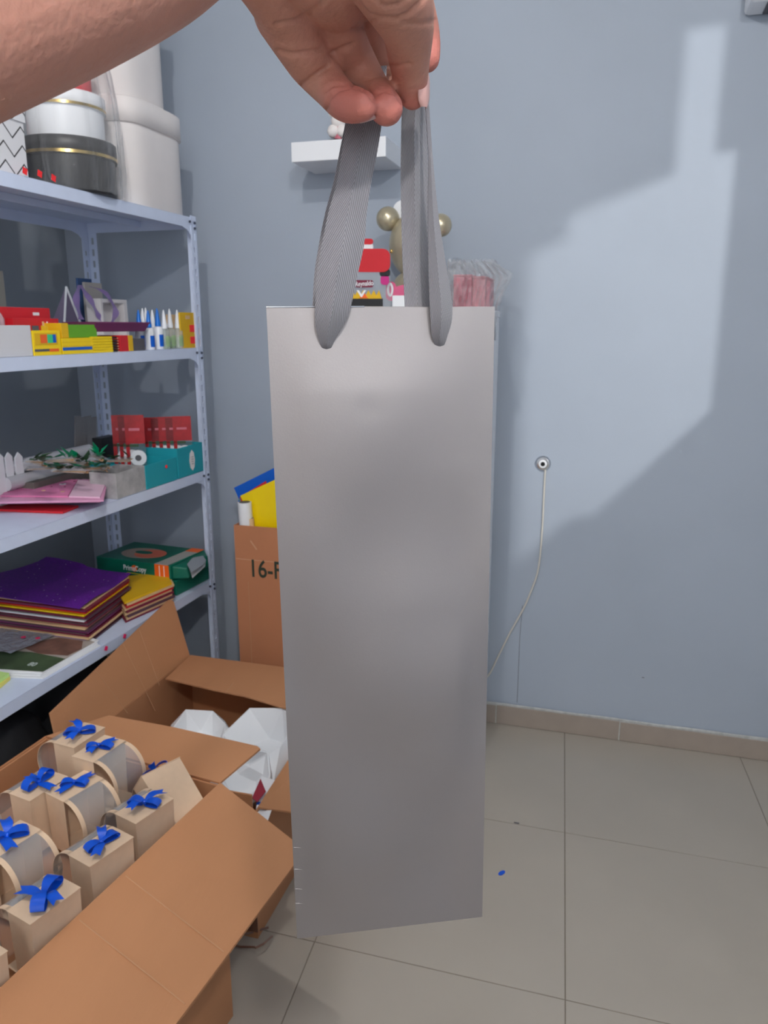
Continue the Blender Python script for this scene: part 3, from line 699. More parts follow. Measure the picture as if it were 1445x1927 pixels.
# bundles of wrapped leaf sprays left of and over the tray
bpos = [(70, 872), (110, 868), (150, 873), (185, 862), (210, 868), (90, 884), (135, 888), (170, 884), (200, 880)]
for k, (x, y) in enumerate(bpos):
    bb_ = (.07, .13, .19)[k % 3] if k not in (3, 4, 8) else (.05, .07, .04)[k % 3]
    c = rk(ra(x, y, bb_), bb_, ztop(rk(ra(x, y, bb_), bb_, Z), y))
    t = thing('leaf_spray', 'wrapped leaf spray, %s of the heap left of the teal boxes' % ('leftmost at the back', 'rear one left of centre', 'rear one at the centre', 'rear one right of centre', 'rightmost at the back', 'leftmost at the front', 'front one left of centre', 'front one right of centre', 'rightmost at the front')[k], 'spray', 'leaf sprays on the third shelf', loc=c)
    ang = R(-20 + rnd.uniform(-30, 30)); d = Vector((math.cos(ang), math.sin(ang), .05))
    bm = B()
    for i in range(5): tube([c - d * .07 + Vector((0, rnd.uniform(-.01, .01), 0)), c + d * .06 + Vector((0, rnd.uniform(-.012, .012), rnd.uniform(-.004, .01)))], .0018, 5, bm)
    part('twigs', bm, M_TWIG, t)
    bm = B()
    for i in range(7): leaf(bm, c + d * rnd.uniform(-.05, .06) + Vector((0, 0, .010)), Vector((rnd.uniform(-.6, 1), rnd.uniform(-1, .4), rnd.uniform(0, .5))), rnd.uniform(.028, .05), .013)
    part('leaves', bm, M_LGRN if k % 2 else mat('dull_leaf', (52, 84, 56), .6), t)
    a_ = c - d * .075; b_ = c + d * .065; s = d.cross(Vector((0, 0, 1))).normalized() * .014
    part('sleeve', strip([[a_ + (b_ - a_) * i / 5 - s + Vector((0, 0, .004 * (i % 2))), a_ + (b_ - a_) * i / 5 + Vector((0, 0, .010)), a_ + (b_ - a_) * i / 5 + s] for i in range(6)], .0004), M_CELLO, t)
# support tray (low dark box) for the heap
tag(obj('low_carton', rbox(ra(205, 900, .2), ra(70, 905, .2), .215, .262, Z + .0005, Z + .060), mat('dull_grey_board', (112, 106, 100), .8)), 'low grey-brown carton under the heap of leaf sprays', 'carton')
# teal boxes
def teal(x0, x1, yb, yt, b0, dep, label):
    a1, a0 = ra(x0, yb, b0), ra(x1, yb, b0); zt = ztop(rk((a0 + a1) / 2, b0, Z), yt)
    t = open_tray('teal_box', label, a0, a1, b0, b0 + dep, Z + .0005, zt, M_TEAL, .003); t['category'] = 'box'; return t, a0, a1, zt
t1, ta0, ta1, tz1 = teal(275, 334, 905, 868, .004, .22, 'open teal display box with a pink dot, left of the two')
c = rk((ta0 * .65 + ta1 * .35), .003, Z + .055); bm = lathe([(.006, 0), (.006, .001)], 16); bm.transform(Matrix.Translation(c - RB * .0008) @ RB.to_track_quat('Z', 'Y').to_matrix().to_4x4()); part('price_dot', bm, M_STK, t1)
t2, tb0, tb1, tz2 = teal(335.5, 383, 885, 838, .004, .22, 'open teal display box with an oval cream label, next to the right post')
oc = rk((tb0 * .55 + tb1 * .45), .0025, Z + .050); bm = B(); pts = []
for k in range(36):
    an = 2 * math.pi * k / 36; rr_ = 1 + .05 * math.cos(an * 8); pts.append(oc + RA * .0165 * rr_ * math.cos(an) + Vector((0, 0, .034 * rr_ * math.sin(an))))
slab(pts, .0008, bm); part('oval_label', bm, M_CREAM, t2)['label'] = 'scalloped cream oval label'
for dz in (-.012, -.004, .004, .012): part('print_line', rbox((tb0 * .55 + tb1 * .45) - .007, (tb0 * .55 + tb1 * .45) + .007, .0008, .0016, Z + .050 + dz - .0006, Z + .050 + dz + .0006), M_GREY, t2)
# sachets standing in the teal boxes: red header over a white drop shape
M_SRED = mat('sachet_red', (168, 26, 34), .35, var=.15, scale=60); M_SRED2 = mat('sachet_dark_red', (126, 20, 28), .35, var=.15, scale=60)
SW_, SN_ = Vector((.90, .436, 0)), Vector((.436, -.90, 0))
def sachet(x, yt, b, k, label):
    a = ra(x, 845, b); zt = ztop(rk(a, b, Z), yt); z0 = Z + .006; w = .031; c0 = rk(a, b, 0)
    def pl(nm, u0, u1, d0, d1, za, zb, m):
        bm = B(); q = [c0 + SW_ * u + SN_ * d for u, d in ((u0, d0), (u1, d0), (u1, d1), (u0, d1))]
        hexa(bm, [p + Vector((0, 0, za)) for p in q] + [p + Vector((0, 0, zb)) for p in q]); bmesh.ops.recalc_face_normals(bm, faces=bm.faces); return part(nm, bm, m, t)
    t = thing('craft_sachet', label, 'sachet', 'red-topped sachets in the teal boxes', loc=rk(a, b, z0)); h = zt - z0
    pl('header', -w, w, 0, .0012, z0 + h * .56, zt - .004 * (k % 2), M_SRED if k % 2 == 0 else M_SRED2); pl('header_print', -w * .6, w * .5, .0012, .0018, z0 + h * .76, z0 + h * .80, M_DPINK)
    pl('film', -w, w, .0002, .0008, z0, z0 + h * .56, M_CELLO); pl('side_print', -w, -w * .62, .0008, .0014, z0 + h * .1, z0 + h * .56, M_SRED)
    pl('green_strip', -w, w * .3, .0008, .0014, z0 + h * .51, z0 + h * .55, MATS['dull_leaf'] if 'dull_leaf' in MATS else M_DGRN)
    for nm, r0, e0, m in (('tape_roll', .026, .0045, M_GLOSSW), ('tape_core', .010, .0052, M_GREY)):
        tmp = lathe([(r0, -.001), (r0, e0)], 24); tmp.transform(Matrix.Translation(c0 + SW_ * .006 + SN_ * .001 + Vector((0, 0, z0 + h * .34))) @ SN_.to_track_quat('Z', 'Y').to_matrix().to_4x4()); part(nm, tmp, m, t)
    return t
ordn = ('front', 'second', 'third', 'fourth', 'fifth', 'rearmost')
for k in range(5): sachet(345 - k * 13.5, 783 + k * .6, .050 + k * .026, k, 'red-topped sachet with a white tape roll, %s of the row by the right post' % ordn[k if k < 4 else 5])
for k in range(3): sachet(256 - k * 12, 781, .12 + k * .03, k, 'red-topped sachet, %s of the shorter left-hand row' % ('front', 'middle', 'rear')[k])
# rolls of clear film beside the teal boxes
for k, (dz, db, lb) in enumerate(((.0, 0, 'front'), (.0, .05, 'rear'), (.038, .024, 'upper'))):
    zc2 = Z + .064 + dz; a_0, a_1 = ra(274, 855, .06), ra(118, 850, .10)
    bm = tube([rk(a_0 + .005, .262 + db, zc2), rk(a_0 + .42, .262 + db + .004, zc2)], .020, 18)
    tag(obj('film_roll', bm, M_BIN, None, True), 'pale translucent film roll lying behind the leaf sprays, %s one' % lb, 'film roll', 'film rolls on the third shelf')
tag(obj('roll_rest', rbox(.16, .62, .245, .36, Z + .0005, Z + .0435), M_GREY), 'low dark box under the translucent film rolls', 'box')
# grey packs behind
M_PACK = clear('smoky_pack', (150, 146, 146), .55, .25)
for k in range(4):
    a = ra(178 + 12 * k, 835, .30); zt = ztop(rk(a, .30, Z), 786 + 2 * (k % 2)); p0 = rk(a, .385 , Z + .002); p1 = rk(a - .045, .40, zt)
    s = Vector((0, 0, 0)) + RA * .012
    t = tag(obj('utensil_pack', slab([rk(a + .02, .385 + .006 * k, Z + .001), rk(a - .012, .385 + .006 * k, Z + .001), rk(a - .05, .39 + .006 * k, zt), rk(a - .018, .39 + .006 * k, zt)], .004), M_PACK), 'smoky clear pack leaning at the back of the third shelf, %s from the left' % ('first', 'second', 'third', 'fourth')[k], 'packet', 'leaning packs at the back of the third shelf')
simple('dark_packet', 192, 222, 845, 822, .31, .04, Z, M_BLACK, 'black packet on the third shelf behind the film rolls', 'packet')

# ---------------------------------------------------------------- TIER 4
Z = ZT[3]
# paper reams (green)
t = thing('paper_ream', 'dark green paper ream box with an orange band, upper of the two', 'paper ream', loc=rk(.28, .2, Z + .058))
zr0, zr1 = Z + .058, Z + .112
cA, cB = onz(180, 1073, zr0), onz(322, 1096, zr0)        # front lower edge of the upper ream
cA2 = onz(186, 1068, zr0)
fr0 = onz(183, 1074, zr0); fr1 = onz(321, 1093, zr0)
ex = (fr1 - fr0).normalized(); ey = Vector((-ex.y, ex.x, 0)); L = (fr1 - fr0).length
def rm(u, v, z): return fr0 + ex * u + ey * v + Vector((0, 0, z - zr0))
DR = .21
bm = B(); hexa(bm, [rm(0, 0, zr0), rm(L, 0, zr0), rm(L, DR, zr0), rm(0, DR, zr0), rm(0, 0, zr1), rm(L, 0, zr1), rm(L, DR, zr1), rm(0, DR, zr1)])
part('wrapper', bm, M_DGRN, t, bevel=.003)
bm = B(); hexa(bm, [rm(L * .80, -.001, zr0), rm(L * .985, -.001, zr0), rm(L * .985, 0, zr0), rm(L * .80, 0, zr0), rm(L * .80, -.001, zr1), rm(L * .985, -.001, zr1), rm(L * .985, 0, zr1), rm(L * .80, 0, zr1)])
part('orange_band', bm, M_ORG, t)
for u in (.86, .92): 
    bm = B(); hexa(bm, [rm(L * u, -.0018, zr0 + .004), rm(L * (u + .008), -.0018, zr0 + .004), rm(L * (u + .008), -.001, zr0 + .004), rm(L * u, -.001, zr0 + .004), rm(L * u, -.0018, zr1 - .004), rm(L * (u + .008), -.0018, zr1 - .004), rm(L * (u + .008), -.001, zr1 - .004), rm(L * u, -.001, zr1 - .004)])
    part('band_line', bm, M_WHITE, t)
bm = slab([rm(L * .80, 0, zr1), rm(L * .97, 0, zr1), rm(L * 1.0, DR, zr1), rm(L * .83, DR, zr1)], .0008, nrm=Vector((0, 0, 1))); part('grey_band', bm, mat('silver_print', (168, 166, 160), .5), t)
bm = slab([rm(L * .83, DR * .80, zr1 + .0008), rm(L * 1.0, DR * .80, zr1 + .0008), rm(L * 1.0, DR, zr1 + .0008), rm(L * .83, DR, zr1 + .0008)], .0006, nrm=Vector((0, 0, 1))); part('orange_tab', bm, M_ORG, t)
def ell(cx, cy, rx, ry, z, m, nm, a0=0, a1=360):
    pts = [rm(L * cx + rx * math.cos(R(a)), DR * cy + ry * math.sin(R(a)), z) for a in range(a0, a1, 10)]
    part(nm, slab(pts, .0006, nrm=Vector((0, 0, 1))), m, t)
ell(.42, .45, .085, .060, zr1, mat('grey_beige_print', (160, 142, 130), .5), 'oval_print'); ell(.52, .45, .060, .050, zr1 + .0006, mat('coral_print', (214, 110, 84), .5), 'oval_print'); ell(.42, .47, .035, .018, zr1 + .0012, M_DGRN, 'leaf_print')
text_part('lettering', 'PrimaCopy', .027, rm(L * .53, -.0012, (zr0 + zr1) / 2), ex, (0, 0, 1), M_WHITE, t)
bm = lathe([(.012, 0), (.012, .0008)], 20); bm.transform(Matrix.Translation(rm(L * .525, -.0004, (zr0 + zr1) / 2 + .001)) @ ey.to_track_quat('-Z', 'Y').to_matrix().to_4x4()); part('orange_disc', bm, M_ORG, t)
bm = B(); hexa(bm, [rm(L * .42, -.001, zr0 + .008), rm(L * .66, -.001, zr0 + .008), rm(L * .66, 0, zr0 + .008), rm(L * .42, 0, zr0 + .008), rm(L * .42, -.001, zr0 + .010), rm(L * .66, -.001, zr0 + .010), rm(L * .66, 0, zr0 + .010), rm(L * .42, 0, zr0 + .010)]); part('underline', bm, M_YEL, t)
# torn end showing white sheets
P = [onz(x, y, zr1 + .004) for x, y in ((352, 1062), (362, 1050), (382, 1046), (388, 1055), (376, 1067), (360, 1078))]
part('torn_white_flap', slab(P, .001, nrm=Vector((.2, -.2, 1)).normalized()), mat('grey_white_sheet', (150, 156, 164), .5), t)
P = [onz(x, y, zr1 - .02) for x, y in ((357, 1072), (387, 1056), (386, 1066), (362, 1088))]
part('torn_white_edge', slab(P, .001, nrm=Vector((.2, -.2, 1)).normalized()), M_WHITE, t)
bm = B(); hexa(bm, [rm(L + .001, .01, zr0 + .002), rm(L + .055, .03, zr0 + .006), rm(L + .050, .16, zr0 + .01), rm(L + .001, DR, zr0 + .002), rm(L + .001, .01, zr1 - .004), rm(L + .048, .03, zr1 - .012), rm(L + .046, .16, zr1 - .002), rm(L + .001, DR, zr1 - .001)])
part('open_end', bm, M_DGRN, t, bevel=.004)
t = thing('paper_ream', 'dark green paper ream box lying under the other ream', 'paper ream', loc=rm(L / 2, .1, Z))
bm = B(); s = .015; hexa(bm, [rm(s, .01, Z + .001), rm(L + s, .01, Z + .001), rm(L + s, DR, Z + .001), rm(s, DR, Z + .001), rm(s, .01, Z + .056), rm(L + s, .01, Z + .056), rm(L + s, DR, Z + .056), rm(s, DR, Z + .056)])
part('wrapper', bm, M_DGRN, t, bevel=.003)
# stack of foam/paper sheets: purple glitter on top
n_st = 20; hstack = .118; zc = Z + .001
q_top = [(-95, 1112), (90, 1060), (243, 1085), (160, 1143)]
cols = [M_PLUM, M_MAR, M_LILAC, M_TAN, M_MAR, M_PLUM, M_PURP, M_PLUM, M_TAN, M_MAR, M_PLUM, M_MAR, M_WHITE, M_PLUM, M_MAR, M_YEL, M_RED, M_LILAC, M_MAR, M_TAN]
base = [onz(x, y, Z + hstack) for x, y in q_top]
rs = random.Random(9)
for k in range(n_st):
    tk = hstack / n_st; ox, oy = rs.uniform(-.008, .008), rs.uniform(-.006, .006)
    pts = [Vector((p.x + ox, p.y + oy, zc)) for p in base]; bm = slab(pts, tk * .72, nrm=Vector((0, 0, 1)))
    o = obj('foam_sheet', bm, cols[k]); nm = {M_PLUM: 'grey-plum', M_MAR: 'maroon', M_LILAC: 'lilac', M_TAN: 'tan', M_PURP: 'purple', M_WHITE: 'white', M_YEL: 'yellow', M_RED: 'red'}[cols[k]]
    tag(o, '%s foam sheet, %s below the purple glitter sheet' % (nm, ('first', 'second', 'third', 'fourth', 'fifth', 'sixth', 'seventh', 'eighth', 'ninth', 'tenth', 'eleventh', 'twelfth', 'thirteenth', 'fourteenth', 'fifteenth', 'sixteenth', 'seventeenth', 'eighteenth', 'nineteenth', 'twentieth')[19 - k]), 'foam sheet', 'foam sheets in the pile on the fourth shelf'); zc += tk
# glitter sheet with a curled, wavy surface
bm = B(); n1, n2 = 18, 12; grid = []
g0 = [onz(x, y, zc + .004) for x, y in ((-110, 1108), (88, 1056), (246, 1080), (150, 1146))]
for i in range(n1 + 1):
    row = []
    for j in range(n2 + 1):
        u, v = i / n1, j / n2; p = g0[0].lerp(g0[3], u).lerp(g0[1].lerp(g0[2], u), v)
        p.z = zc + .005 + .006 * math.sin(u * 5 + 1) * v + .004 * math.sin(v * 7) + (.006 if v > .93 and u < .5 else 0); row.append(p)
    grid.append(row)
bm = strip(grid, .003); tag(obj('glitter_sheet', bm, M_GLIT, None, False), 'purple glitter foam sheet with a wavy surface, on top of the sheet pile', 'foam sheet')
zc2 = zc
# second pile: packets with yellow/red covers
q2 = [(205, 1118), (222, 1074), (322, 1086), (300, 1112), (255, 1130)]
n2 = 9; zc = Z + .001; base = [onz(x, y, Z + .072) for x, y in [(236, 1132), (205, 1080), (330, 1090)]]
pa = base[0]; pb = onz(325, 1095, Z + .072); pc = onz(315, 1076, Z + .072); pd = onz(205, 1085, Z + .072)
for k in range(n2):
    ox = rs.uniform(-.004, .004); cols2 = (M_MAR, M_TAN, M_PLUM, M_TAN, M_MAR, M_TAN, M_RED, M_TAN, M_YELD)
    bm = slab([Vector((p.x + ox, p.y + ox, zc)) for p in (pa, pb, pc, pd)], .0065, nrm=Vector((0, 0, 1)))
    o = obj('paper_packet', bm, cols2[k]); tag(o, '%s packet, %s of the pile in front of the green reams' % ({M_MAR: 'maroon', M_TAN: 'tan', M_PLUM: 'grey-plum', M_RED: 'red', M_YELD: 'yellow'}[cols2[k]], ('lowest', 'second lowest', 'third lowest', 'fourth lowest', 'middle', 'fourth highest', 'third highest', 'second highest', 'topmost')[k]), 'packet', 'packets piled in front of the reams'); zc += .0078
# magazines and clear packet at the front left
zc = Z + .001
mq = [(-70, 1262), (60, 1170), (186, 1206), (78, 1268)]
for k in range(3):
    t = thing('booklet', 'glossy booklet with a green landscape cover, %s of three on the fourth shelf' % ('lowest', 'middle', 'topmost')[k], 'booklet', 'booklets on the fourth shelf', loc=onz(60, 1230, zc))
    q = [(x + (3, -2, 0)[k], y + (10, 5, 0)[k]) for x, y in mq]
    sheet('pages', q, zc, .0035, M_WHITE, parent=t); 
    if k == 2:
        def lerp4(u, v):
            P = [onz(x, y, zc + .0036) for x, y in q]; return P[0].lerp(P[3], u).lerp(P[1].lerp(P[2], u), v)
        def patch(nm, pts, m, dz=0.): part(nm, slab([lerp4(u, v) + Vector((0, 0, dz)) for u, v in pts], .0005, nrm=Vector((0, 0, 1))), m, t)
        patch('cover_print', [(.02, .06), (.98, .05), (.98, .95), (.02, .95)], mat('beige_cover', (176, 166, 158), .4, var=.15, scale=14))
        patch('green_field', [(.02, .06), (.98, .05), (.98, .42), (.5, .45), (.02, .40)], mat('green_field', (64, 84, 56), .45, var=.35, scale=18), .0004)
        patch('brown_scene', [(.35, .50), (.60, .44), (.95, .50), (.97, .72), (.85, .90), (.55, .84), (.38, .66)], mat('brown_scene', (120, 86, 74), .45, var=.4, scale=22), .0006)
        text_part('lettering', '80', .03, lerp4(.72, .20) + Vector((0, 0, .0012)), lerp4(.9, .3) - lerp4(.1, .3), lerp4(.5, .9) - lerp4(.5, .1), mat('pale_print', (190, 200, 196), .5), t)
    zc += .0045
cpk = thing('clear_packet', 'crumpled clear packet with two pink dots lying on the booklets', 'packet', loc=onz(40, 1200, zc))
bm = B(); rows = []
PP = [onz(x, y, zc + .002) for x, y in ((-70, 1215), (30, 1172), (120, 1190), (20, 1232))]
for i in range(9):
    row = []
    for j in range(9):
        u, v = i / 8, j / 8; p = PP[0].lerp(PP[3], u).lerp(PP[1].lerp(PP[2], u), v); p.z = zc + .006 + .005 * noise.noise(Vector((u * 4, v * 4, 2))); row.append(p)
    rows.append(row)
part('film', strip(rows, .0008), clear('crumpled_film', (170, 176, 188), .75, .2, .6, 40), cpk)
for x, y in ((44, 1199), (71, 1201)):
    c = onz(x, y, zc + .012); part('price_dot', lathe([(.007, c.z), (.007, c.z + .0008)], 16, (c.x, c.y, 0)), M_PINKD, cpk)
for k, (m, q) in enumerate(((M_YEL, [(-30, 1290), (0, 1275), (20, 1279), (0, 1296)]), (M_MINT, [(-32, 1284), (-4, 1269), (18, 1273), (-4, 1288)]))):
    sheet('note_pad', q, Z + .001 + k * .0105, .010, (M_TAN, M_MINT)[k] if k else mat('note_yellow', (236, 226, 120), .7), '%s sticky note pad at the left front edge of the fourth shelf' % ('pale yellow lower', 'pale green upper')[k], 'note pad')

# ---------------------------------------------------------------- TIER 5 (bottom): odds and ends, black sacks
Z = ZT[4]
for k in range(4):
    m = (M_YELD, M_GREY, M_DGRN, mat('olive', (96, 100, 64), .6))[k]
    pts = [rk(.10 + .01 * k, .03, Z + .12 - .010 * k), rk(.36, .03 + .01 * k, Z + .12 - .010 * k), rk(.36, .30, Z + .12 - .010 * k), rk(.10, .30, Z + .12 - .010 * k)]
    tag(obj('magazine', slab(pts, .008, nrm=Vector((0, 0, 1))), m), '%s magazine of the small pile on the bottom shelf behind the box flap' % ('topmost yellow', 'second dark grey', 'third green', 'lowest olive')[k], 'magazine', 'magazines on the bottom shelf')
tag(obj('plinth_carton', rbox(.08, .38, .02, .31, Z + .001, Z + .088), M_CARD), 'flat carton under the magazines on the bottom shelf', 'carton')
def sack(a, b, ra_, rb2, h, label, seed):
    bm = B(); bmesh.ops.create_icosphere(bm, subdivisions=4, radius=1)
    for v in bm.verts:
        n = v.co.normalized(); k = 1 + .12 * noise.noise(n * 2.2 + Vector((seed, 0, 0))) + .05 * noise.noise(n * 7 + Vector((seed, 3, 0)))
        z = max(-.55, n.z) * h * .62 * k
        v.co = RA * (n.x * ra_ * k) + RB * (n.y * rb2 * k) + Vector((0, 0, z))
    mz = min(v.co.z for v in bm.verts); bm.transform(Matrix.Translation(rk(a, b, Z + .001 - mz)))
    tag(obj('black_sack', bm, M_DARK, None, True), label, 'sack')
sack(.60, .22, .155, .17, .36, 'black fabric sack on the bottom shelf behind the left box flap', 1.)
sack(.98, .22, .155, .17, .34, 'black fabric sack on the bottom shelf nearest the left picture edge', 4.)

# ================================================================ TALL CARTON (16-F) and its papers
TY = 2.31
xl = ony(445, 1100, TY).x; P0 = Vector((xl, TY, 0)); zt = ztop(P0, 988); TX1 = xl + .30; TYD = .26
t = thing('tall_carton', 'tall reddish-brown cardboard carton marked 16-F standing against the back wall', 'carton', loc=(xl + .15, TY + .13, 0))
w = .005
part('front_wall', box(xl, TX1, TY, TY + w, .0005, zt), M_CARD2, t); part('back_panel', box(xl, TX1, TY + TYD - w, TY + TYD, .0005, zt), M_CARD2, t)
part('side_wall', box(xl, xl + w, TY + w, TY + TYD - w, .0005, zt), M_CARD2, t); part('side_wall', box(TX1 - w, TX1, TY + w, TY + TYD - w, .0005, zt), M_CARD2, t)
part('base_panel', box(xl + w, TX1 - w, TY + w, TY + TYD - w, .0005, .006), M_CARD2, t)
q = ony(506, 1074, TY - .0012); text_part('lettering', '16-F', .088, (q.x - .014, TY - .0008, q.z), (1, 0, 0), (0, 0, 1), mat('dark_green_ink', (44, 56, 44), .8), t, .0003)
q = ony(445, 1050, TY); q2 = ony(523, 1058, TY)
part('tape_edge', box(xl, TX1, TY - .0007, TY, q2.z - .0015, q2.z + .001), mat('clear_tape', (206, 160, 128), .2, coat=.6), t)
part('tape_edge', slab([ony(470, 1018, TY - .0003), ony(472, 1017, TY - .0003), ony(484, 1034, TY - .0003), ony(482, 1035, TY - .0003)], .0005), MATS['clear_tape'], t)
part('fold_seam', box(xl + .045, xl + .047, TY - .0006, TY, zt - .62, zt - .2), M_CARDE, t)
yy = TY + .05
def lean(name, px, Y, m, label, cat, th=.003, grp=None):
    pts = [ony(x, y, Y) for x, y in px]
    return tag(obj(name, slab(pts, th, nrm=Vector((0, 1, 0))), m), label, cat, grp)
lean('folder', [(440, 918), (545, 866), (568, 960), (470, 1010), (449, 938)], TY + .115, M_BLUEP, 'blue folder sticking out furthest of the tall 16-F carton', 'folder')
lean('folder', [(452, 933), (545, 890), (590, 985), (560, 1040), (500, 1040)], TY + .06, M_YFOLD, 'yellow folder in front of the blue one in the tall 16-F carton', 'folder')
for k, m in enumerate((M_RED, mat('sea_green', (70, 160, 140), .5), M_BLUEP, M_TAN)):
    lean('loose_sheet', [(451 - k * 1.5, 936 + 3 * k), (500 - 4 * k, 905 + 8 * k), (540, 1040), (486 - k * 6, 1040)], TY + .068 + .009 * k, m, '%s sheet behind the yellow folder in the tall carton' % ('red', 'sea green', 'deep blue', 'tan')[k], 'sheet', .002)
c = ony(462, 985, TY + .03)
for k, (x, y0, r, m, lb) in enumerate(((460, 945, .024, M_GLOSSW, 'white paper roll in the tall carton beside the folders'), (470, 975, .014, M_TAN, 'smaller cream paper roll in the tall carton'))):
    p1 = ony(x, y0, TY + .035); p0 = Vector((xl + .045 + .02 * k, TY + .035, .35)); bm = tube([p0, p1], r, 20)
    tt = thing('paper_roll', lb, 'paper roll', loc=tuple(p0)); part('roll', bm, m, tt, True)
    part('roll_hollow', tube([p1 - (p1 - p0).normalized() * .01, p1 + (p1 - p0).normalized() * .001], r * .8, 18), M_GREY, tt)

# ================================================================ DISPLAY CABINET behind the bag and what stands on it
CYF, CYB = 2.28, 2.62
cx0 = ony(565, 1240, CYF).x; cx1 = ony(900, 900, CYF).x
zc = ztop(Vector(((cx0 + cx1) / 2, CYF, 0)), 583)
cx0 = max(cx0, TX1 + .01)
t = thing('display_cabinet', 'narrow white cabinet hidden behind the silver bag, carrying the cake toppers', 'cabinet', loc=((cx0 + cx1) / 2, 2.45, 0))
part('carcass', box(cx0, cx1, CYF + .018, CYB, .001, zc - .02), M_GLOSSW, t, bevel=.002)
part('top_board', box(cx0 - .002, cx1 + .002, CYF, CYB, zc - .02, zc), M_GLOSSW, t, bevel=.002)
for k in range(2):
    xa = cx0 + .003 + k * (cx1 - cx0) / 2; xb = xa + (cx1 - cx0) / 2 - .006
    d = part('door', box(xa, xb, CYF, CYF + .0175, .06, zc - .024), M_WHITE, t, bevel=.002)
    hx = xb - .03 if k == 0 else xa + .03
    bm = box(hx - .005, hx + .005, CYF - .02, CYF, .75, .87); bm.transform(Matrix.Translation(-Vector(t.location))); obj('handle', bm, M_CHROME, d)
# printed cake topper (plain red rounded plate stands in for the printed picture)
TY2 = 2.36
def P2(x, y, Y=TY2): return ony(x, y, Y)
cz = lambda p: Vector((p.x, p.y, max(p.z, zc + .001)))
tp = thing('cake_topper', 'printed cake topper with a red plate, yellow flames and black base, behind the left handle', 'cake topper', loc=(P2(700, 575).x, TY2, zc))
def plate(nm, px, Y, m, th=.002, root=tp, smooth_=False):
    pts = [cz(ony(x, y, Y)) for x, y in px]; return part(nm, slab(pts, th, nrm=Vector((0, 1, 0))), m, root)
x0, x1 = 655, 738
plate('clear_backing', [(662, 582), (736, 582), (734, 520), (722, 480), (680, 470), (662, 500)], TY2 + .004, M_CLEAR)
def rounded(x0, x1, y0, y1, r, n=6):
    o = []
    for cx, cy, a0 in ((x1 - r, y0 + r, -90), (x1 - r, y1 - r, 0), (x0 + r, y1 - r, 90), (x0 + r, y0 + r, 180)):
        for k in range(n + 1): a = R(a0 + 90 * k / n); o.append((cx + r * math.cos(a), cy + r * math.sin(a)))
    return o
plate('red_plate', rounded(664, 734, 468, 512, 14), TY2, M_RED)
plate('plain_white_shape', rounded(664, 702, 455, 474, 9), TY2 + .003, M_WHITE); plate('red_cap', rounded(680, 702, 449, 460, 5), TY2 + .002, M_RED)
plate('black_side_piece', rounded(714, 734, 506, 520, 5), TY2 + .0025, M_BLACK)
plate('magenta_piece', rounded(716, 732, 518, 536, 6), TY2 + .0025, mat('magenta_print', (200, 40, 130), .5))
plate('name_plate', rounded(668, 702, 527, 541, 4), TY2 - .002, M_MAR)
fl_ = [(655, 562)] + [(658 + 5 * k, (556, 546)[k % 2]) for k in range(12)] + [(718, 562)]
plate('flame_strip', fl_, TY2, M_YELD); plate('flame_tongue', [(676, 561), (684, 549), (692, 561)], TY2 - .002, M_ORG)
plate('chevron_mark', [(671, 546), (675, 546), (680, 554), (685, 546), (689, 546), (681, 559), (679, 559)], TY2 - .003, M_WHITE)
plate('base_strip', [(656, 578), (720, 578), (720, 562), (656, 562)], TY2 - .001, M_BLACK); plate('gold_edge', [(654, 582), (722, 582), (722, 577), (654, 577)], TY2 - .002, M_GOLD)
c = P2(686, 534); text_part('lettering', 'Reynaldo', .020, (c.x, TY2 - .0032, c.z), (1, 0, .05), (0, 0, 1), M_WHITE, tp)
# second topper with pink letters
tq = thing('cake_topper', 'small pink and white lettered cake topper beside the grey handle', 'cake topper', loc=(P2(752, 575).x, TY2 + .02, zc))
bm = B(); c = P2(734, 545, TY2 + .02); N = 24
for i in range(N):
    a, b_ = 2 * math.pi * i / N, 2 * math.pi * (i + 1) / N
    slab([c + Vector((math.cos(a) * .010, 0, math.sin(a) * .021)), c + Vector((math.cos(b_) * .010, 0, math.sin(b_) * .021)), c + Vector((math.cos(b_) * .004, 0, math.sin(b_) * .013)), c + Vector((math.cos(a) * .004, 0, math.sin(a) * .013))], .003, bm, Vector((0, 1, 0)))
part('letter_ring', bm, M_WHITE, tq)
plate('pink_backing', rounded(726, 745, 530, 566, 9), TY2 + .024, mat('hot_pink_print', (216, 92, 134), .5), root=tq)
plate('pink_lettering', [(742, 540), (758, 536), (770, 532), (770, 556), (742, 556)], TY2 + .022, MATS['hot_pink_print'], root=tq)
plate('white_block', [(738, 582), (768, 582), (768, 556), (738, 556)], TY2 + .021, M_WHITE, root=tq)
# pearl-gold ornament with ball ears
GY = 2.47
g = thing('balloon_ornament', 'pearly gold round-eared ornament behind the right handles', 'ornament', loc=(ony(780, 575, GY).x, GY, zc))
def ball(nm, x, y, Y, rx, rz, m, ry=None, root=g):
    c = ony(x, y, Y); k = (c - EYE).dot(_f) / FPX; bm = B(); bmesh.ops.create_uvsphere(bm, u_segments=40, v_segments=24, radius=1, matrix=Matrix.Translation(c) @ Matrix.Diagonal((rx * k, (ry or rx) * k, rz * k, 1)))
    return part(nm, bm, m, root, True)
ball('ear', 730, 412, GY, 22, 22, M_PEARL); ball('ear', 829, 424, GY, 21, 21, M_PEARL)
ball('head', 779, 462, GY, 47, 58, M_PEARL); ball('body', 779, 545, GY, 42, 36, M_PEARL)
ball('balloon_knot', 736, 473, GY - .05, 2.5, 4, M_GOLD)
ball('white_disc', 757, 400, GY + .05, 20, 22, M_WHITE, 4)
part('foot', lathe([(.06, zc + .001), (.055, zc + .01), (.025, zc + .03), (.02, zc + .04)], 28, (ony(765, 560, GY).x, GY, 0)), M_CHROME, g, True)
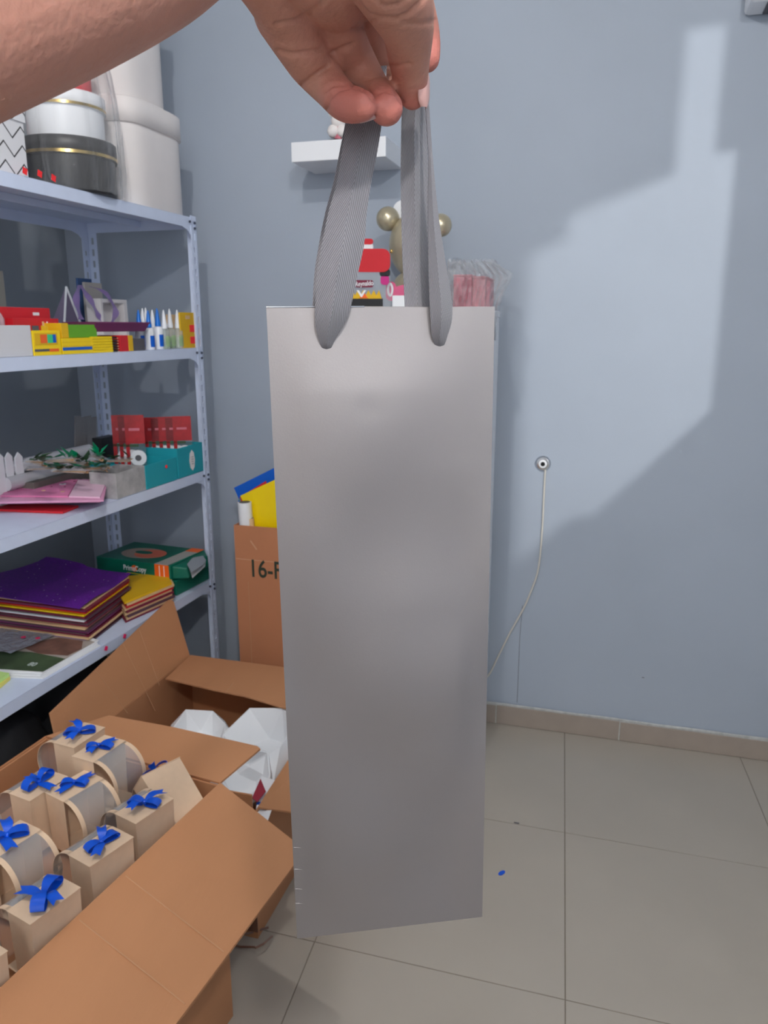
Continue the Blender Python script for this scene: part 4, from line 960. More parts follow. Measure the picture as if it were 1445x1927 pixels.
# pink blocks in crinkled cellophane
PY = 2.40
for k, (x0, x1, yt, m, lb, Y) in enumerate(((852, 886, 517, M_DPINK, 'dusty pink box in cellophane, nearest the handle', PY), (888, 912, 520, mat('light_dusty_pink', (216, 136, 146), .6), 'lighter pink box in cellophane, second from the handle', PY + .02), (913, 921, 523, M_DPINK, 'narrow dusty pink box at the right end of the cellophane bag', PY + .04))):
    a, b_ = ony(x0, 575, Y), ony(x1, 575, Y); zt2 = ztop(a, yt)
    tt = thing('pink_box', lb, 'box', loc=((a.x + b_.x) / 2, Y + .04, zc)); part('carton', box(a.x, b_.x, Y, Y + .085, zc + .001, zt2 - .006), m, tt, bevel=.003)
    part('lid', box(a.x - .0005, b_.x + .0005, Y - .001, Y + .086, zt2 - .0055, zt2), m, tt, bevel=.001)
bm = B(); rr2 = random.Random(3); rows = []
def wrapsheet(ys, n=30, seed=0, depth=0.):
    rows = []
    for i, (y, xa, xb) in enumerate(ys):
        row = []
        for j in range(n + 1):
            x = xa + (xb - xa) * j / n; w_ = .026 * noise.noise(Vector((j * .55, i * .7, seed))) + .014 * noise.noise(Vector((j * 1.6, i * 1.9, seed)))
            row.append(ony(x, y + 6 * noise.noise(Vector((j * .8, i, seed + 5))) * (1 if i < 2 else .3), PY - .02 + depth + w_ * 1.3))
        rows.append(row)
    return strip(rows, .0004)
cw = thing('cellophane_bag', 'crinkled clear cellophane bag around the pink boxes, right of the handle', 'wrapping', loc=(ony(900, 560, PY).x, PY, zc))
part('front_film', wrapsheet([(488, 842, 932), (496, 842, 938), (506, 842, 948), (516, 842, 958), (526, 842, 960), (538, 842, 952), (550, 842, 946), (562, 842, 942), (576, 842, 938), (592, 900, 936), (615, 922, 935), (640, 929, 933)], 34, 1.), M_CELLO, cw)
part('rear_film', wrapsheet([(492, 842, 925), (500, 842, 940), (515, 842, 966), (530, 842, 960), (550, 842, 950), (575, 842, 940)], 34, 7., .12), M_CELLO, cw)

# ================================================================ CARDBOARD BOXES
def panel(nm, pts, root, m=None, th=.0045, nrm=None):
    bm = slab(pts, th, nrm=nrm); return part(nm, bm, m or M_CARD, root)
def creased(root, a, b, m=None):
    """a shallow ridge (scored crease) between two points"""
    return part('crease', tube([a, b], .0011, 5), m or M_CARDE, root)
V = Vector
# --- far box (A) with the white paper pots
zA = .40; ax0, ax1, ay0, ay1 = -1.287, -.745, 1.450, 2.108
A = thing('open_carton', 'open brown cardboard box full of white faceted paper pots, beside the rack', 'carton', loc=((ax0 + ax1) / 2, (ay0 + ay1) / 2, 0))
e = .005
part('front_wall', box(ax0, ax1, ay0, ay0 + e, .001, zA), M_CARD, A); part('rear_wall', box(ax0, ax1, ay1 - e, ay1, .001, zA), M_CARD, A)
part('left_wall', box(ax0, ax0 + e, ay0 + e, ay1 - e, .001, zA), M_CARD, A)
panel('right_wall', [V((ax1, ay0 + e, .001)), V((ax1, ay1 - e, .001)), V((ax1, ay1 - e, zA)), V((ax1, ay0 + e, zA - .06))], A, nrm=V((-1, 0, 0)))
part('base_panel', box(ax0 + e, ax1 - e, ay0 + e, ay1 - e, .001, .006), M_CARD, A)
# left flap leaning on the rack, rear flap over the opening, right flap hanging out
def onx(x, y, X): d = ray(x, y); return EYE + d * (X / d.x)
def onplane(x, y, p0, n): d = ray(x, y); return EYE + d * ((p0 - EYE).dot(n) / d.dot(n))
lh = V((ax0, ay1, zA)); ln_ = V((0, 1, 0)).cross(V((-1.350 - ax0, 0, .17))).normalized()
lf = [V((ax0, ay0 + .02, zA)), V((ax0, ay1, zA)), onplane(356, 1236, lh, ln_), onplane(325, 1132, lh, ln_), onplane(316, 1129, lh, ln_), onplane(92, 1342, lh, ln_), onplane(101, 1383, lh, ln_)]
if ln_.x < 0: ln_ = -ln_
panel('flap', lf, A, th=.004, nrm=ln_)
for (p, q) in (((232, 1212), (292, 1338)), ((262, 1185), (300, 1290)), ((180, 1262), (240, 1342))):
    creased(A, onplane(*p, lh + ln_ * .0036, ln_), onplane(*q, lh + ln_ * .0036, ln_))
r1, r2 = V((ax0 + .004, ay1, zA + .001)), V((ax1, ay1, zA + .001))
q1, q2_ = onz(312, 1279, .418), onz(640, 1366, .40)
pts = [r1, r2, V((ax1 - .0, 1.865, .405)), onz(533, 1334, .41), onz(460, 1312, .416), onz(400, 1300, .417), q1]
panel('flap', pts, A, nrm=V((0, 0, 1)))
creased(A, onz(425, 1303, .4225), onz(465, 1252, .406))
panel('flap', [V((ax1 + .001, ay0 + .03, zA - .055)), V((ax1 + .001, ay1 - .02, zA)), V((ax1 + .14, ay1 - .06, zA - .02)), V((ax1 + .12, ay0 + .10, zA - .10))], A, nrm=V((0, 0, 1)))
creased(A, V((ax1 + .12, ay0 + .10, zA - .093)), V((ax1 + .14, ay1 - .06, zA - .013)))
part('tape_strip', box(ax1 - .03, ax1 + .0015, ay0 - .0012, ay0 - .0002, .02, .16), mat('brown_tape', (120, 84, 66), .3, coat=.3), A)
for k, (p, q) in enumerate((((425, 1775), (480, 1782)), ((430, 1762), (505, 1745)), ((480, 1784), (512, 1762)))):
    part('crumpled_edge', tube([onz(*p, .012 + .01 * k), onz((p[0] + q[0]) / 2, (p[1] + q[1]) / 2 + 3, .006 + .012 * k), onz(*q, .012)], .0028, 5), MATS['brown_tape'], A)
# --- faceted white paper pots
def pot(px, py, z, r, h, label, seed, tilt=(0, 0), sq=1.):
    c = onz(px, py, z); rs2 = random.Random(seed); n = 7
    ro = [rs2.uniform(.88, 1.12) * r for _ in range(n)]; off = rs2.uniform(0, 1)
    def ring(f, zz, tw=0., jit=.0): return [V((ro[i] * f * math.cos(2 * math.pi * (i + off + tw) / n) * sq, ro[i] * f * math.sin(2 * math.pi * (i + off + tw) / n), zz + rs2.uniform(-jit, jit))) for i in range(n)]
    rim, mid, bot = ring(.86, 0, .0, h * .12), ring(1.05, -h * .38, .5, h * .05), ring(.62, -h, 0)
    inn = [p * .96 + V((0, 0, .0)) for p in rim]; ib = ring(.50, -h * .55, .5)
    M = Matrix.Translation(c) @ Matrix.Rotation(R(tilt[0]), 4, 'X') @ Matrix.Rotation(R(tilt[1]), 4, 'Y')
    t = thing('paper_pot', label, 'paper pot', 'white faceted paper pots in the open box', loc=tuple(c))
    bm = B(); vr, vm, vb = [[bm.verts.new(M @ p) for p in L_] for L_ in (rim, mid, bot)]
    vi, vc = [[bm.verts.new(M @ p) for p in L_] for L_ in (inn, ib)]
    for i in range(n):
        j = (i + 1) % n
        bm.faces.new((vr[i], vm[i], vr[j])); bm.faces.new((vm[i], vm[j], vr[j])); bm.faces.new((vm[i], vb[i], vb[j])); bm.faces.new((vm[i], vb[j], vm[j]))
        bm.faces.new((vr[i], vr[j], vi[j], vi[i])); bm.faces.new((vi[i], vi[j], vc[i])); bm.faces.new((vc[i], vi[j], vc[j]))
    bm.faces.new(vb[::-1]); bm.faces.new(vc)
    bmesh.ops.recalc_face_normals(bm, faces=bm.faces)
    part('faceted_shell', bm, M_WHITE, t); return t
pot(375, 1372, .36, .095, .10, 'white faceted paper pot furthest left in the open box, half under the flap', 1, (14, 6))
pot(487, 1382, .375, .125, .13, 'largest white faceted paper pot, at the middle of the open box', 5, (12, -6))
pot(458, 1450, .355, .088, .09, 'small white faceted paper pot nearest the corner of the gift box carton', 8, (24, 22))
pot(534, 1462, .23, .066, .08, 'white faceted paper pot low under the largest one', 11, (0, 14))
tag(obj('filler_carton', box(ax0 + .03, ax1 - .03, ay0 + .03, ay1 - .03, .0065, .13), M_CARD2), 'flat carton lying in the bottom of the open box under the paper pots', 'carton')
P = [onz(x, y, .345) for x, y in ((474, 1502), (490, 1466), (500, 1490), (484, 1510))]
tag(obj('red_leaflet', slab(P, .002, nrm=V((.3, -.3, 1)).normalized()), mat('deep_red_paper', (150, 30, 52), .6)), 'dark red leaflet between the white pots in the open box', 'leaflet')
P = [onz(x, y, .335) for x, y in ((478, 1545), (492, 1462), (530, 1472), (503, 1548))]
tl = thing('white_leaflet', 'white leaflet with a blue line beside the white pots', 'leaflet', loc=tuple(onz(500, 1530, .335)))
part('sheet', slab(P, .0015, nrm=V((0, 0, 1))), M_WHITE, tl)
part('blue_line', slab([onz(x, y, .3372) for x, y in ((483, 1509), (507, 1510), (505, 1515), (482, 1514))], .0006, nrm=V((0, 0, 1))), M_BLUEP, tl)

# --- near box (B) with the gift boxes
zB = .57
FR, FL, NR, NL = V((-.703, 1.235, 0)), V((-1.165, 1.290, 0)), V((-.787, .45, 0)), V((-1.20, .45, 0))
Bx = thing('open_carton', 'open brown cardboard box packed with kraft gift boxes, a large flap folded out', 'carton', loc=(-.95, .85, 0))
up = V((0, 0, 1))
def wall2(nm, p, q, inward):
    a, b_ = p + up * .001, q + up * .001; return panel(nm, [a, b_, q + up * zB, p + up * zB], Bx, nrm=inward, th=.005)
wall2('right_wall', NR, FR, V((-1, .1, 0)).normalized()); wall2('left_wall', FL, NL, V((1, 0, 0)))
wall2('rear_wall', FR + V((-.006, 0, 0)), FL + V((.006, 0, 0)), V((0, -1, 0))); wall2('near_wall', NL + V((.006, 0, 0)), NR + V((-.006, 0, 0)), V((0, 1, 0)))
part('base_panel', box(-1.16, -.80, .46, 1.22, .001, .007), M_CARD, Bx)
part('inner_sheet', slab([NL + V((.012, .012, .478)), NR + V((-.012, .012, .478)), FR + V((-.012, -.012, .478)), FL + V((.012, -.012, .478))], .004, nrm=up), M_CARD, Bx)
# flaps
of, on = onz(574, 1603, .50), V((-.565, .43, .50))
panel('flap', [NR + up * (zB + .001), on, of, FR + up * (zB + .001)], Bx, nrm=up, th=.0045)
def flp(u, v):   # u along hinge far->near, v outwards
    return (FR + up * zB).lerp(NR + up * zB, u).lerp(of.lerp(on, u), v) + up * .0052
for (a, b_) in (((238, 1655), (400, 1780)), ((150, 1738), (346, 1882))):
    u = None
    pa, pb = onz(*a, .565), onz(*b_, .515)
    ua = (FR.y - pa.y) / (FR.y - NR.y); ub = (of.y - pb.y) / (of.y - on.y)
    creased(Bx, flp(ua, .03), flp(ub, .97))
rp0 = FR + V((0, 0, zB + .001)); rn = (FL - FR).cross(V((0, 1, .12))).normalized(); rn = rn if rn.z > 0 else -rn
rearf = [rp0, onplane(490, 1412, rp0, rn), onplane(484, 1407, rp0, rn), onplane(330, 1372, rp0, rn), onplane(205, 1349, rp0, rn), FL + V((0, 0, zB + .001))]
panel('flap', rearf, Bx, nrm=rn, th=.0045)
panel('flap', [FL + up * (zB + .001), NL + up * (zB + .001), NL + V((-.12, 0, zB - .14)), FL + V((-.11, 0, zB - .14))], Bx, nrm=V((-.3, 0, 1)).normalized(), th=.0045)
for k in range(7):
    c = (NR.lerp(FR, .62 + .018 * k)) + V((.0002, 0, .40 - .012 * k)); part('printed_mark', box(c.x + .001, c.x + .0018, c.y - .008, c.y + .004, c.z - .012, c.z + .016), mat('green_black_ink', (58, 56, 40), .8), Bx)

# --- kraft gift boxes with clear arched windows and blue bows
GL, GW, GH, GRr = .088, .054, .118, .050
def ribbon_loop(bm, a, l, w, h, sgn=1):
    d = V((math.cos(a), math.sin(a), 0)); s = V((-math.sin(a), math.cos(a), 0)); rows = []
    for k in range(13):
        t_ = math.pi * 2 * k / 12; x = l * .5 * (1 - math.cos(t_)); zz = h * math.sin(t_) * .9; ww = w * (.35 + .65 * math.sin(min(math.pi, x / l * math.pi * .62 + .1)))
        c = d * x + V((0, 0, .005 + max(-.003, zz) + h * .2)); rows.append([c - s * ww, c, c + s * ww])
    strip(rows, .0004, bm)
def ribbon_tail(bm, a, l, w, lift, bend=.0):
    rows = []
    for k in range(9):
        f = k / 8; aa = a + bend * f; d = V((math.cos(aa), math.sin(aa), 0)); s = V((-math.sin(aa), math.cos(aa), 0))
        ww = w * (.35 + .65 * min(1, f * 2.2)); c = d * (l * f) + V((0, 0, .005 + lift * math.sin(f * 2.4)))
        notch = d * (w * .9 if k == 8 else 0)
        rows.append([c - s * ww + notch, c, c + s * ww + notch])
    strip(rows, .0004, bm)
def bow(parent_pos, ang, seed, scale=1., tall=.0):
    rs3 = random.Random(seed); out = []
    for kind in range(2):
        bm = B(); base = ang + (0 if kind == 0 else math.pi)
        ribbon_loop(bm, base + rs3.uniform(-.3, .3), .030 * scale * rs3.uniform(.85, 1.1), .0095 * scale, (.008 + tall) * scale); out.append(('loop', bm))
        bm = B(); ribbon_tail(bm, base + 1.25 + rs3.uniform(-.35, .35), .034 * scale * rs3.uniform(.85, 1.15), .0078 * scale, rs3.uniform(.002, .016), rs3.uniform(-.5, .5)); out.append(('tail', bm))
    bm = B(); bmesh.ops.create_uvsphere(bm, u_segments=12, v_segments=8, radius=1, matrix=Matrix.Translation((0, 0, .008)) @ Matrix.Diagonal((.005 * scale, .0045 * scale, .004 * scale, 1))); out.append(('knot', bm))
    return out
def make_gift():
    t = bpy.data.objects.new('gift_box', None); C.objects.link(t); t.empty_display_size = .03
    L2, W2 = GL / 2, GW / 2; tp_ = .94
    obj('top_panel', box(-W2 - .001, W2 + .001, -L2 - .001, L2 + .001, -.0012, 0), M_KRAFT, t)
    def fr_(x0, x1, y0, y1):   # tapered wall
        bm = B(); hexa(bm, [(x0 * tp_, y0 * tp_, -GH), (x1 * tp_, y0 * tp_, -GH), (x1 * tp_, y1 * tp_, -GH), (x0 * tp_, y1 * tp_, -GH), (x0, y0, -.0014), (x1, y0, -.0014), (x1, y1, -.0014), (x0, y1, -.0014)]); return bm
    th = .0012
    obj('end_panel', fr_(-W2, W2, -L2, -L2 + th), M_KRAFT, t); obj('end_panel', fr_(-W2, W2, L2 - th, L2), M_KRAFT, t); obj('side_panel', fr_(W2 - th, W2, -L2 + th, L2 - th), M_KRAFT, t)
    obj('base_panel', box(-W2 * .92 - .03, W2 * .92, -L2 * .92, L2 * .92, -GH, -GH + .0012), M_KRAFT, t)
    def arch(y0, y1, r0, m, nm, n=14):
        rows = []
        for k in range(n + 1):
            a = math.pi / 2 * k / n * 1.25; x = -W2 - GRr * math.sin(a) * r0; z = -.0006 - GRr * 1.05 * (1 - math.cos(a)) * r0
            rows.append([V((x, y0, z)), V((x, (y0 + y1) / 2, z)), V((x, y1, z))])
        rows.append([V((rows[-1][0].x * .93, y0, -GH + .002)), V((rows[-1][0].x * .93, (y0 + y1) / 2, -GH + .002)), V((rows[-1][0].x * .93, y1, -GH + .002))])
        return obj(nm, strip(rows, .0006), m, t, True)
    arch(-L2 + .001, L2 - .001, .985, M_CLEAR, 'window')
    arch(-L2, -L2 + .009, 1.0, M_KRAFT, 'arch_band'); arch(L2 - .009, L2, 1.0, M_KRAFT, 'arch_band')
    return t
proto = make_gift()
WHITEB = None
def place_gift(corner, ang, side, label, seed, bowang, bsc=1., z=.615, tilt=None, tall=0.):
    """corner: near-right corner of the top panel"""
    global first_used
    if len(corner) == 2 and corner[0] > 5: p_ = onz(corner[0], corner[1], z); corner = (p_.x, p_.y)
    d = V((math.cos(R(ang)), math.sin(R(ang)), 0)); s = V((d.y, -d.x, 0))
    c = V((corner[0], corner[1], 0)) + d * GL / 2 - s * GW / 2
    t = proto if not first_used else dup(proto)
    if not first_used: first_used = True
    t.location = (c.x, c.y, z); rz = R(ang - 90) + (math.pi if side > 0 else 0); t.rotation_euler = tilt and (tilt[0], tilt[1], rz) or (0, 0, rz)
    tag(t, label, 'gift box', 'kraft gift boxes with blue bows')
    bows.append((t, seed, bowang - rz, bsc, tall)); return t
first_used = False; bows = []
place_gift((-.767, .776), 76, -1, 'kraft gift box with a tall upright bow, second up in the column along the flap', 1, 1.9, 1.15, tall=.006)
place_gift((-.762, .907), 74, -1, 'kraft gift box third up in the column along the big flap', 2, 1.0, 1.0)
place_gift((-.755, 1.025), 74, -1, 'kraft gift box in the right column, just below the tilted one at the box corner', 3, .3, 1.0)
place_gift((-.785, .640), 76, -1, 'kraft gift box at the bottom left picture edge beside the big flap', 4, 2.6)
place_gift((139, 1407), 84, -1, 'kraft gift box at the top left, in the far left corner of the carton', 5, .6, 1.05, z=.64)
place_gift((56, 1507), 80, -1, 'kraft gift box in the left column below the top left one, bow standing up', 6, 1.4, 1.05, tall=.008)
place_gift((-1.065, .885), 80, -1, 'kraft gift box at the left picture edge, third down in the left column', 7, 2.0)
place_gift((175, 1434), 82, 1, 'kraft gift box, arched window to the right, rearmost of the middle column', 8, .3, .9, z=.64)
place_gift((119, 1508), 74, 1, 'kraft gift box, arched window to the right, second from the rear of the middle column', 9, .2, .95)
place_gift((-.925, .878), 77, 1, 'kraft gift box with a wide flat bow, third from the rear of the middle column', 10, .75, 1.2)
place_gift((-.935, .735), 77, 1, 'kraft gift box at the left picture edge, mostly its arched bands in view', 11, 1.2)
tg = place_gift((-.735, 1.125), 70, -1, 'tilted kraft gift box in the rear right corner, its broad back turned up', 12, .8, .9, z=.612, tilt=(R(0), R(0)))
bpy.context.view_layer.update()
for (t, seed, a, s_, tall) in bows:
    for nm, bm in bow(None, a, seed, s_, tall): obj(nm if nm == 'knot' else 'ribbon_' + nm, bm, M_BLUE, t, True)
tg.rotation_euler = (0, R(-52), R(-24)); pg = onz(330, 1488, .585)
tg.location = pg - Matrix.Rotation(R(-24), 3, 'Z') @ V((.062, 0, -.014))

# ================================================================ SILVER GIFT BAG
def ondist(x, y, D): return atd(x, y, D)
TL = atd(501, 580, .390); ycos, ysin = math.cos(R(9.2)), math.sin(R(9.2))
ex_ = (_r * ycos + _h * ysin).normalized(); nb = (_h * ycos - _r * ysin).normalized()      # nb points away from the camera
TRp = TL + ex_ * .1158; TRp.z = TL.z + .0012
BL = atd(559, 1766, (TL - EYE).dot(_h)); BRp = atd(907, 1725, (TRp - EYE).dot(_h))
bag = thing('gift_bag', 'tall narrow silver metallic paper gift bag held up by its grey twill handles', 'gift bag', loc=tuple((TL + TRp) / 2))
def grid_panel(P00, P10, P11, P01, n1, n2, dep, amp, seed, back=False):
    """top-left, top-right, bottom-right, bottom-left"""
    rows = []
    for i in range(n2 + 1):
        row = []
        for j in range(n1 + 1):
            u, v = j / n1, i / n2; p = P00.lerp(P10, u).lerp(P01.lerp(P11, u), v)
            edge = min(1, 8 * u * (1 - u)) * min(1, 10 * v * (1 - v))
            a = amp * noise.noise(V((u * 2.0, v * 4.5, seed))) * 2.2 - .0016 * math.sin(math.pi * u) * math.sin(math.pi * v)
            dent = .0002 * math.exp(-(((u - .43) / .05) ** 2 + ((v - .14) / .012) ** 2)) + .00003 * math.exp(-(((u - .40) / .3) ** 2 + ((v - .128) / .010) ** 2))
            row.append(p + nb * (dep + (a + dent) * edge))
        rows.append(row)
    return rows
fp = part('front_panel', strip(grid_panel(TL, TRp, BRp, BL, 40, 120, 0, .0016, 1.), .0004), M_SILV, bag, True)
tk = nb * .006; bk = nb * .018
rows = grid_panel(TL + tk + V((.0, 0, .0012)), TRp + tk - ex_ * .0012, BRp + bk - ex_ * .002 + up * .002, BL + bk + ex_ * .003 + up * .004, 20, 40, 0, .001, 4.)
part('back_panel', strip(rows, .0004), M_SILV, bag, True)
for side, (tt_, bb_, s) in enumerate(((TL, BL, 1), (TRp, BRp, -1))):
    rows = []
    for i in range(21):
        v = i / 20; a = tt_.lerp(bb_, v); b_ = (tt_ + tk + ex_ * (.0006 * s)).lerp(bb_ + bk + ex_ * (.003 * s) + up * .003, v); m_ = (a + b_) / 2 + ex_ * s * (.018 + .010 * v)
        rows.append([a + ex_ * s * .0004, m_, b_ + ex_ * s * .0003])
    part('gusset', strip(rows, .0003), M_SILV, bag)
part('bottom_panel', strip([[BL + ex_ * .0006, BL + bk + ex_ * .003 + up * .003], [BRp - ex_ * .0006, BRp + bk - ex_ * .003 + up * .003]], .0004), M_SILV, bag)
# small creases of the foil along the left edge near the bottom
for y in (1594, 1635, 1672, 1699):
    a = atd(553 + (y - 1594) * .03, y, (TL - EYE).dot(_h)) - nb * .0004; part('edge_crease', tube([a, a + ex_ * .002 - up * .0003, a + ex_ * .0042 - up * .0008], [.00022, .00018, .00005], 5), M_SILV, bag)
part('rim_fold', tube([TL + up * .0006 + nb * .0016, TL.lerp(TRp, .42) + up * .0005 + nb * .0016], .00035, 6), M_CHROME, bag)
# handles
def bagD(x, y): # distance of the bag front plane for a pixel
    d = ray(x, y); k = (TL - EYE).dot(nb) / d.dot(nb); return (d * k).dot(_h)
def hand_strip(rows_px, off, fold=0., ncol=6):
    rows = []
    for r_ in catmull(rows_px, 5):
        y, xa, xb, o = r_[:4]; f_ = r_[4] if len(r_) > 4 else 0
        row = []
        for j in range(ncol + 1):
            u = j / ncol; x = xa + (xb - xa) * u
            D = bagD(x, y) + o + f_ * (abs(u - .5) * 2 - .5)
            row.append(atd(x, y, D))
        rows.append(row)
    return rows
bm = B()
strip(hand_strip([(120, 672, 728, .004, 0), (180, 664, 724, -.002, 0), (240, 651, 717, -.006, .001), (290, 643, 709, -.008, .002), (340, 635, 699, -.009, .002), (400, 618, 690, -.009, .002), (460, 606, 685, -.009, .003), (520, 596, 672, -.009, .004), (580, 593, 659, -.008, .004), (612, 594, 645, -.006, .004), (640, 600, 629, -.003, .003), (653, 606, 623, -.001, .001), (658, 612, 616, .0015, 0)], 0), .0011, bm)
part('front_handle', bm, M_TWILL, bag, True)
bm = B()
strip(hand_strip([(110, 770, 790, .004, 0), (150, 792, 800, .003, 0), (200, 800, 807, -.002, 0), (260, 804, 811, -.005, 0), (310, 806, 815, -.007, .001), (400, 805, 824, -.008, .002), (480, 806, 836, -.008, .003), (560, 808, 849, -.008, .004), (600, 810, 850, -.007, .004), (630, 812, 842, -.004, .003), (647, 818, 836, -.001, .001), (655, 826, 830, .0015, 0)], 0), .0011, bm)
part('front_handle', bm, M_TWILL, bag, True)
bm = B()
strip(hand_strip([(120, 745, 790, .004, 0), (170, 752, 803, .006, .006), (200, 756, 806, .008, .007), (250, 755, 803, .010, .008), (340, 754, 806, .011, .006), (400, 755, 806, .011, .004), (480, 757, 806, .011, .002), (560, 761, 808, .010, .001), (600, 763, 810, .008, .0)], 0), .0011, bm)
part('rear_handle', bm, M_TWILL, bag, True)
bm = B()
strip(hand_strip([(150, 668, 722, .006, 0), (240, 648, 706, .012, 0), (340, 628, 688, .014, 0), (400, 612, 676, .014, 0), (460, 600, 668, .014, 0), (520, 591, 655, .012, 0), (600, 587, 645, .009, 0)], 0), .0011, bm)
part('rear_handle', bm, M_TWILL, bag, True)
for (x, y) in ((614, 656), (829, 653)):
    a = atd(x, y, bagD(x, y)) - nb * .0005; b2 = lathe([(.0032, 0), (.0032, .0004)], 14); b2.transform(Matrix.Translation(a) @ nb.to_track_quat('Z', 'Y').to_matrix().to_4x4()); part('handle_hole', b2, M_HOLE, bag)

# ================================================================ ARM AND HAND
def pp(x, y, D): return atd(x, y, D)
def rad(P, rpx): return rpx * (P - EYE).dot(_f) / FPX
def limb(pts, bm, n=6, seg=18, caps=True):
    pl = []
    for (x, y, D, r) in pts:
        P = pp(x, y, D); pl.append((P.x, P.y, P.z, rad(P, r)))
    return limb3(pl, bm, n, seg)
def limb3(pl, bm, n=6, seg=18):
    cr = catmull(pl, n); P = [V(c[:3]) for c in cr]; Rr = [c[3] for c in cr]
    # rounded ends
    d0 = (P[0] - P[1]).normalized(); d1 = (P[-1] - P[-2]).normalized()
    head = [(P[0] + d0 * Rr[0] * math.sin(a), Rr[0] * math.cos(a)) for a in (1.45, 1.15, .8, .4)]
    tail = [(P[-1] + d1 * Rr[-1] * math.sin(a), Rr[-1] * math.cos(a)) for a in (.4, .8, 1.15, 1.45)]
    allp = head + list(zip(P, Rr)) + tail
    return tube([a for a, _ in allp], [b for _, b in allp], seg, bm)
bm = B()
# palm masses: the wrist is nearer the camera, the fingers reach away and down
limb([(440, -150, .318, 92), (500, -50, .338, 66), (548, 40, .362, 54)], bm)
limb([(500, -190, .315, 100), (590, -90, .332, 92), (632, -5, .362, 58)], bm)
limb([(560, -200, .318, 95), (650, -130, .334, 95), (690, -60, .358, 70), (690, -5, .380, 46)], bm)
limb([(560, -200, .312, 100), (660, -150, .318, 96), (715, -70, .330, 82), (750, 0, .346, 66), (767, 55, .360, 50), (770, 110, .374, 40), (773, 150, .383, 33), (776, 178, .388, 27)], bm)
# little finger
limb([(530, 25, .358, 54), (566, 88, .370, 47), (590, 125, .378, 43), (622, 165, .378, 36), (648, 192, .370, 34), (670, 198, .364, 32), (682, 199, .361, 28)], bm)
# ring finger
limb([(622, 10, .368, 50), (648, 75, .380, 42), (668, 112, .388, 38), (697, 158, .388, 32), (717, 188, .378, 31), (727, 204, .369, 32)], bm)
# middle finger (behind)
limb([(675, 0, .385, 46), (706, 70, .402, 40), (722, 110, .410, 38), (738, 145, .416, 28), (752, 165, .412, 25)], bm)
# index finger (furthest)
limb([(700, -80, .365, 56), (768, -20, .404, 38), (794, 40, .420, 30), (803, 82, .424, 26), (803, 110, .422, 25)], bm)
# wrist, forearm, upper arm to the shoulder (outside the frame)
fa = []
for (x, y, D, r) in ((560, -190, .318, 95), (440, -195, .306, 112), (282, -92, .290, 130), (115, -24, .268, 151), (-110, 50, .242, 178), (-420, 190, .215, 200)):
    P = pp(x, y, D); fa.append((P.x, P.y, P.z, rad(P, r)))
fa += [(-.325, .07, 1.345, .040)]
limb3(fa, bm, 8, 28)
limb3([(-.325, .07, 1.345, .040), (-.325, -.08, 1.34, .046), (-.30, -.20, 1.36, .052)], bm, 6, 28)
me = bpy.data.meshes.new('arm_raw'); bm.to_mesh(me); bm.free(); ao = bpy.data.objects.new('arm_raw', me); C.objects.link(ao)
md = ao.modifiers.new('r', 'REMESH'); md.mode = 'VOXEL'; md.voxel_size = .0010
ms = ao.modifiers.new('s', 'SMOOTH'); ms.factor = .6; ms.iterations = 5
dg = bpy.context.evaluated_depsgraph_get(); me2 = bpy.data.meshes.new_from_object(ao.evaluated_get(dg)); bpy.data.objects.remove(ao)
def pix(P):
    v = P - EYE; k = v.dot(_f); return IW / 2 + FPX * v.dot(_r) / k, IH / 2 - FPX * v.dot(_u) / k
creases = [  # skin folds: points, depth (mm), width (px)
    ([(522, 96), (550, 103), (590, 97), (606, 92)], .9, 5), ([(556, 168), (585, 148), (618, 126)], 1.1, 5),
    ([(520, 46), (560, 38), (600, 12), (620, -8)], .7, 5), ([(612, 170), (624, 160), (650, 158)], .7, 4),
    ([(624, 100), (645, 92), (664, 84)], .9, 5), ([(690, 148), (712, 140), (730, 142)], .8, 4), ([(665, 55), (685, 50), (705, 40)], .8, 5),
    ([(668, 0), (690, 28), (712, 34), (745, 36), (770, 26), (800, -6)], .8, 5), ([(700, -6), (725, 12), (752, 8), (772, -8)], .6, 4),
    ([(722, 122), (745, 125), (772, 120)], .5, 4), ([(760, 42), (790, 46), (815, 40)], .4, 5),
    ([(613, 206), (617, 186), (634, 168), (662, 161), (690, 170), (706, 190)], 1.0, 4), ([(704, 178), (722, 168), (744, 174), (757, 192)], .8, 4)]
def seg_d(p, a, b_):
    ax, ay = a; bx, by = b_; dx, dy = bx - ax, by - ay; t_ = max(0, min(1, ((p[0] - ax) * dx + (p[1] - ay) * dy) / (dx * dx + dy * dy)))
    return math.hypot(p[0] - ax - t_ * dx, p[1] - ay - t_ * dy)
tips = [(pp(668, 200, .362), .019), (pp(727, 206, .368), .016), (pp(803, 108, .422), .018), (pp(776, 184, .388), .012)]
at = me2.attributes.new('tip', 'FLOAT', 'POINT')
vals = [0.] * len(me2.vertices); nrm = [v.normal.copy() for v in me2.vertices]; co = [v.co.copy() for v in me2.vertices]
for i, p in enumerate(co):
    m_ = 0
    for tpp, rr_ in tips:
        d = (p - tpp).length; m_ = max(m_, 1 - min(1, max(0, (d - rr_ * .45) / (rr_ * .75))))
    vals[i] = m_ * .6
    if p.x > -.2:
        x, y = pix(p)
        if 480 < x < 840 and -40 < y < 250 and nrm[i].dot(p - EYE) < 0:
            dd = 0
            for ln, dp, wd_ in creases:
                dm = min(seg_d((x, y), ln[k], ln[k + 1]) for k in range(len(ln) - 1))
                if dm < wd_ * 2.5: dd = max(dd, dp * .0015 * math.exp(-(dm / (wd_ * .85)) ** 2))
            if dd: me2.vertices[i].co = p - nrm[i] * dd
at.data.foreach_set('value', vals)
for p in me2.polygons: p.use_smooth = True
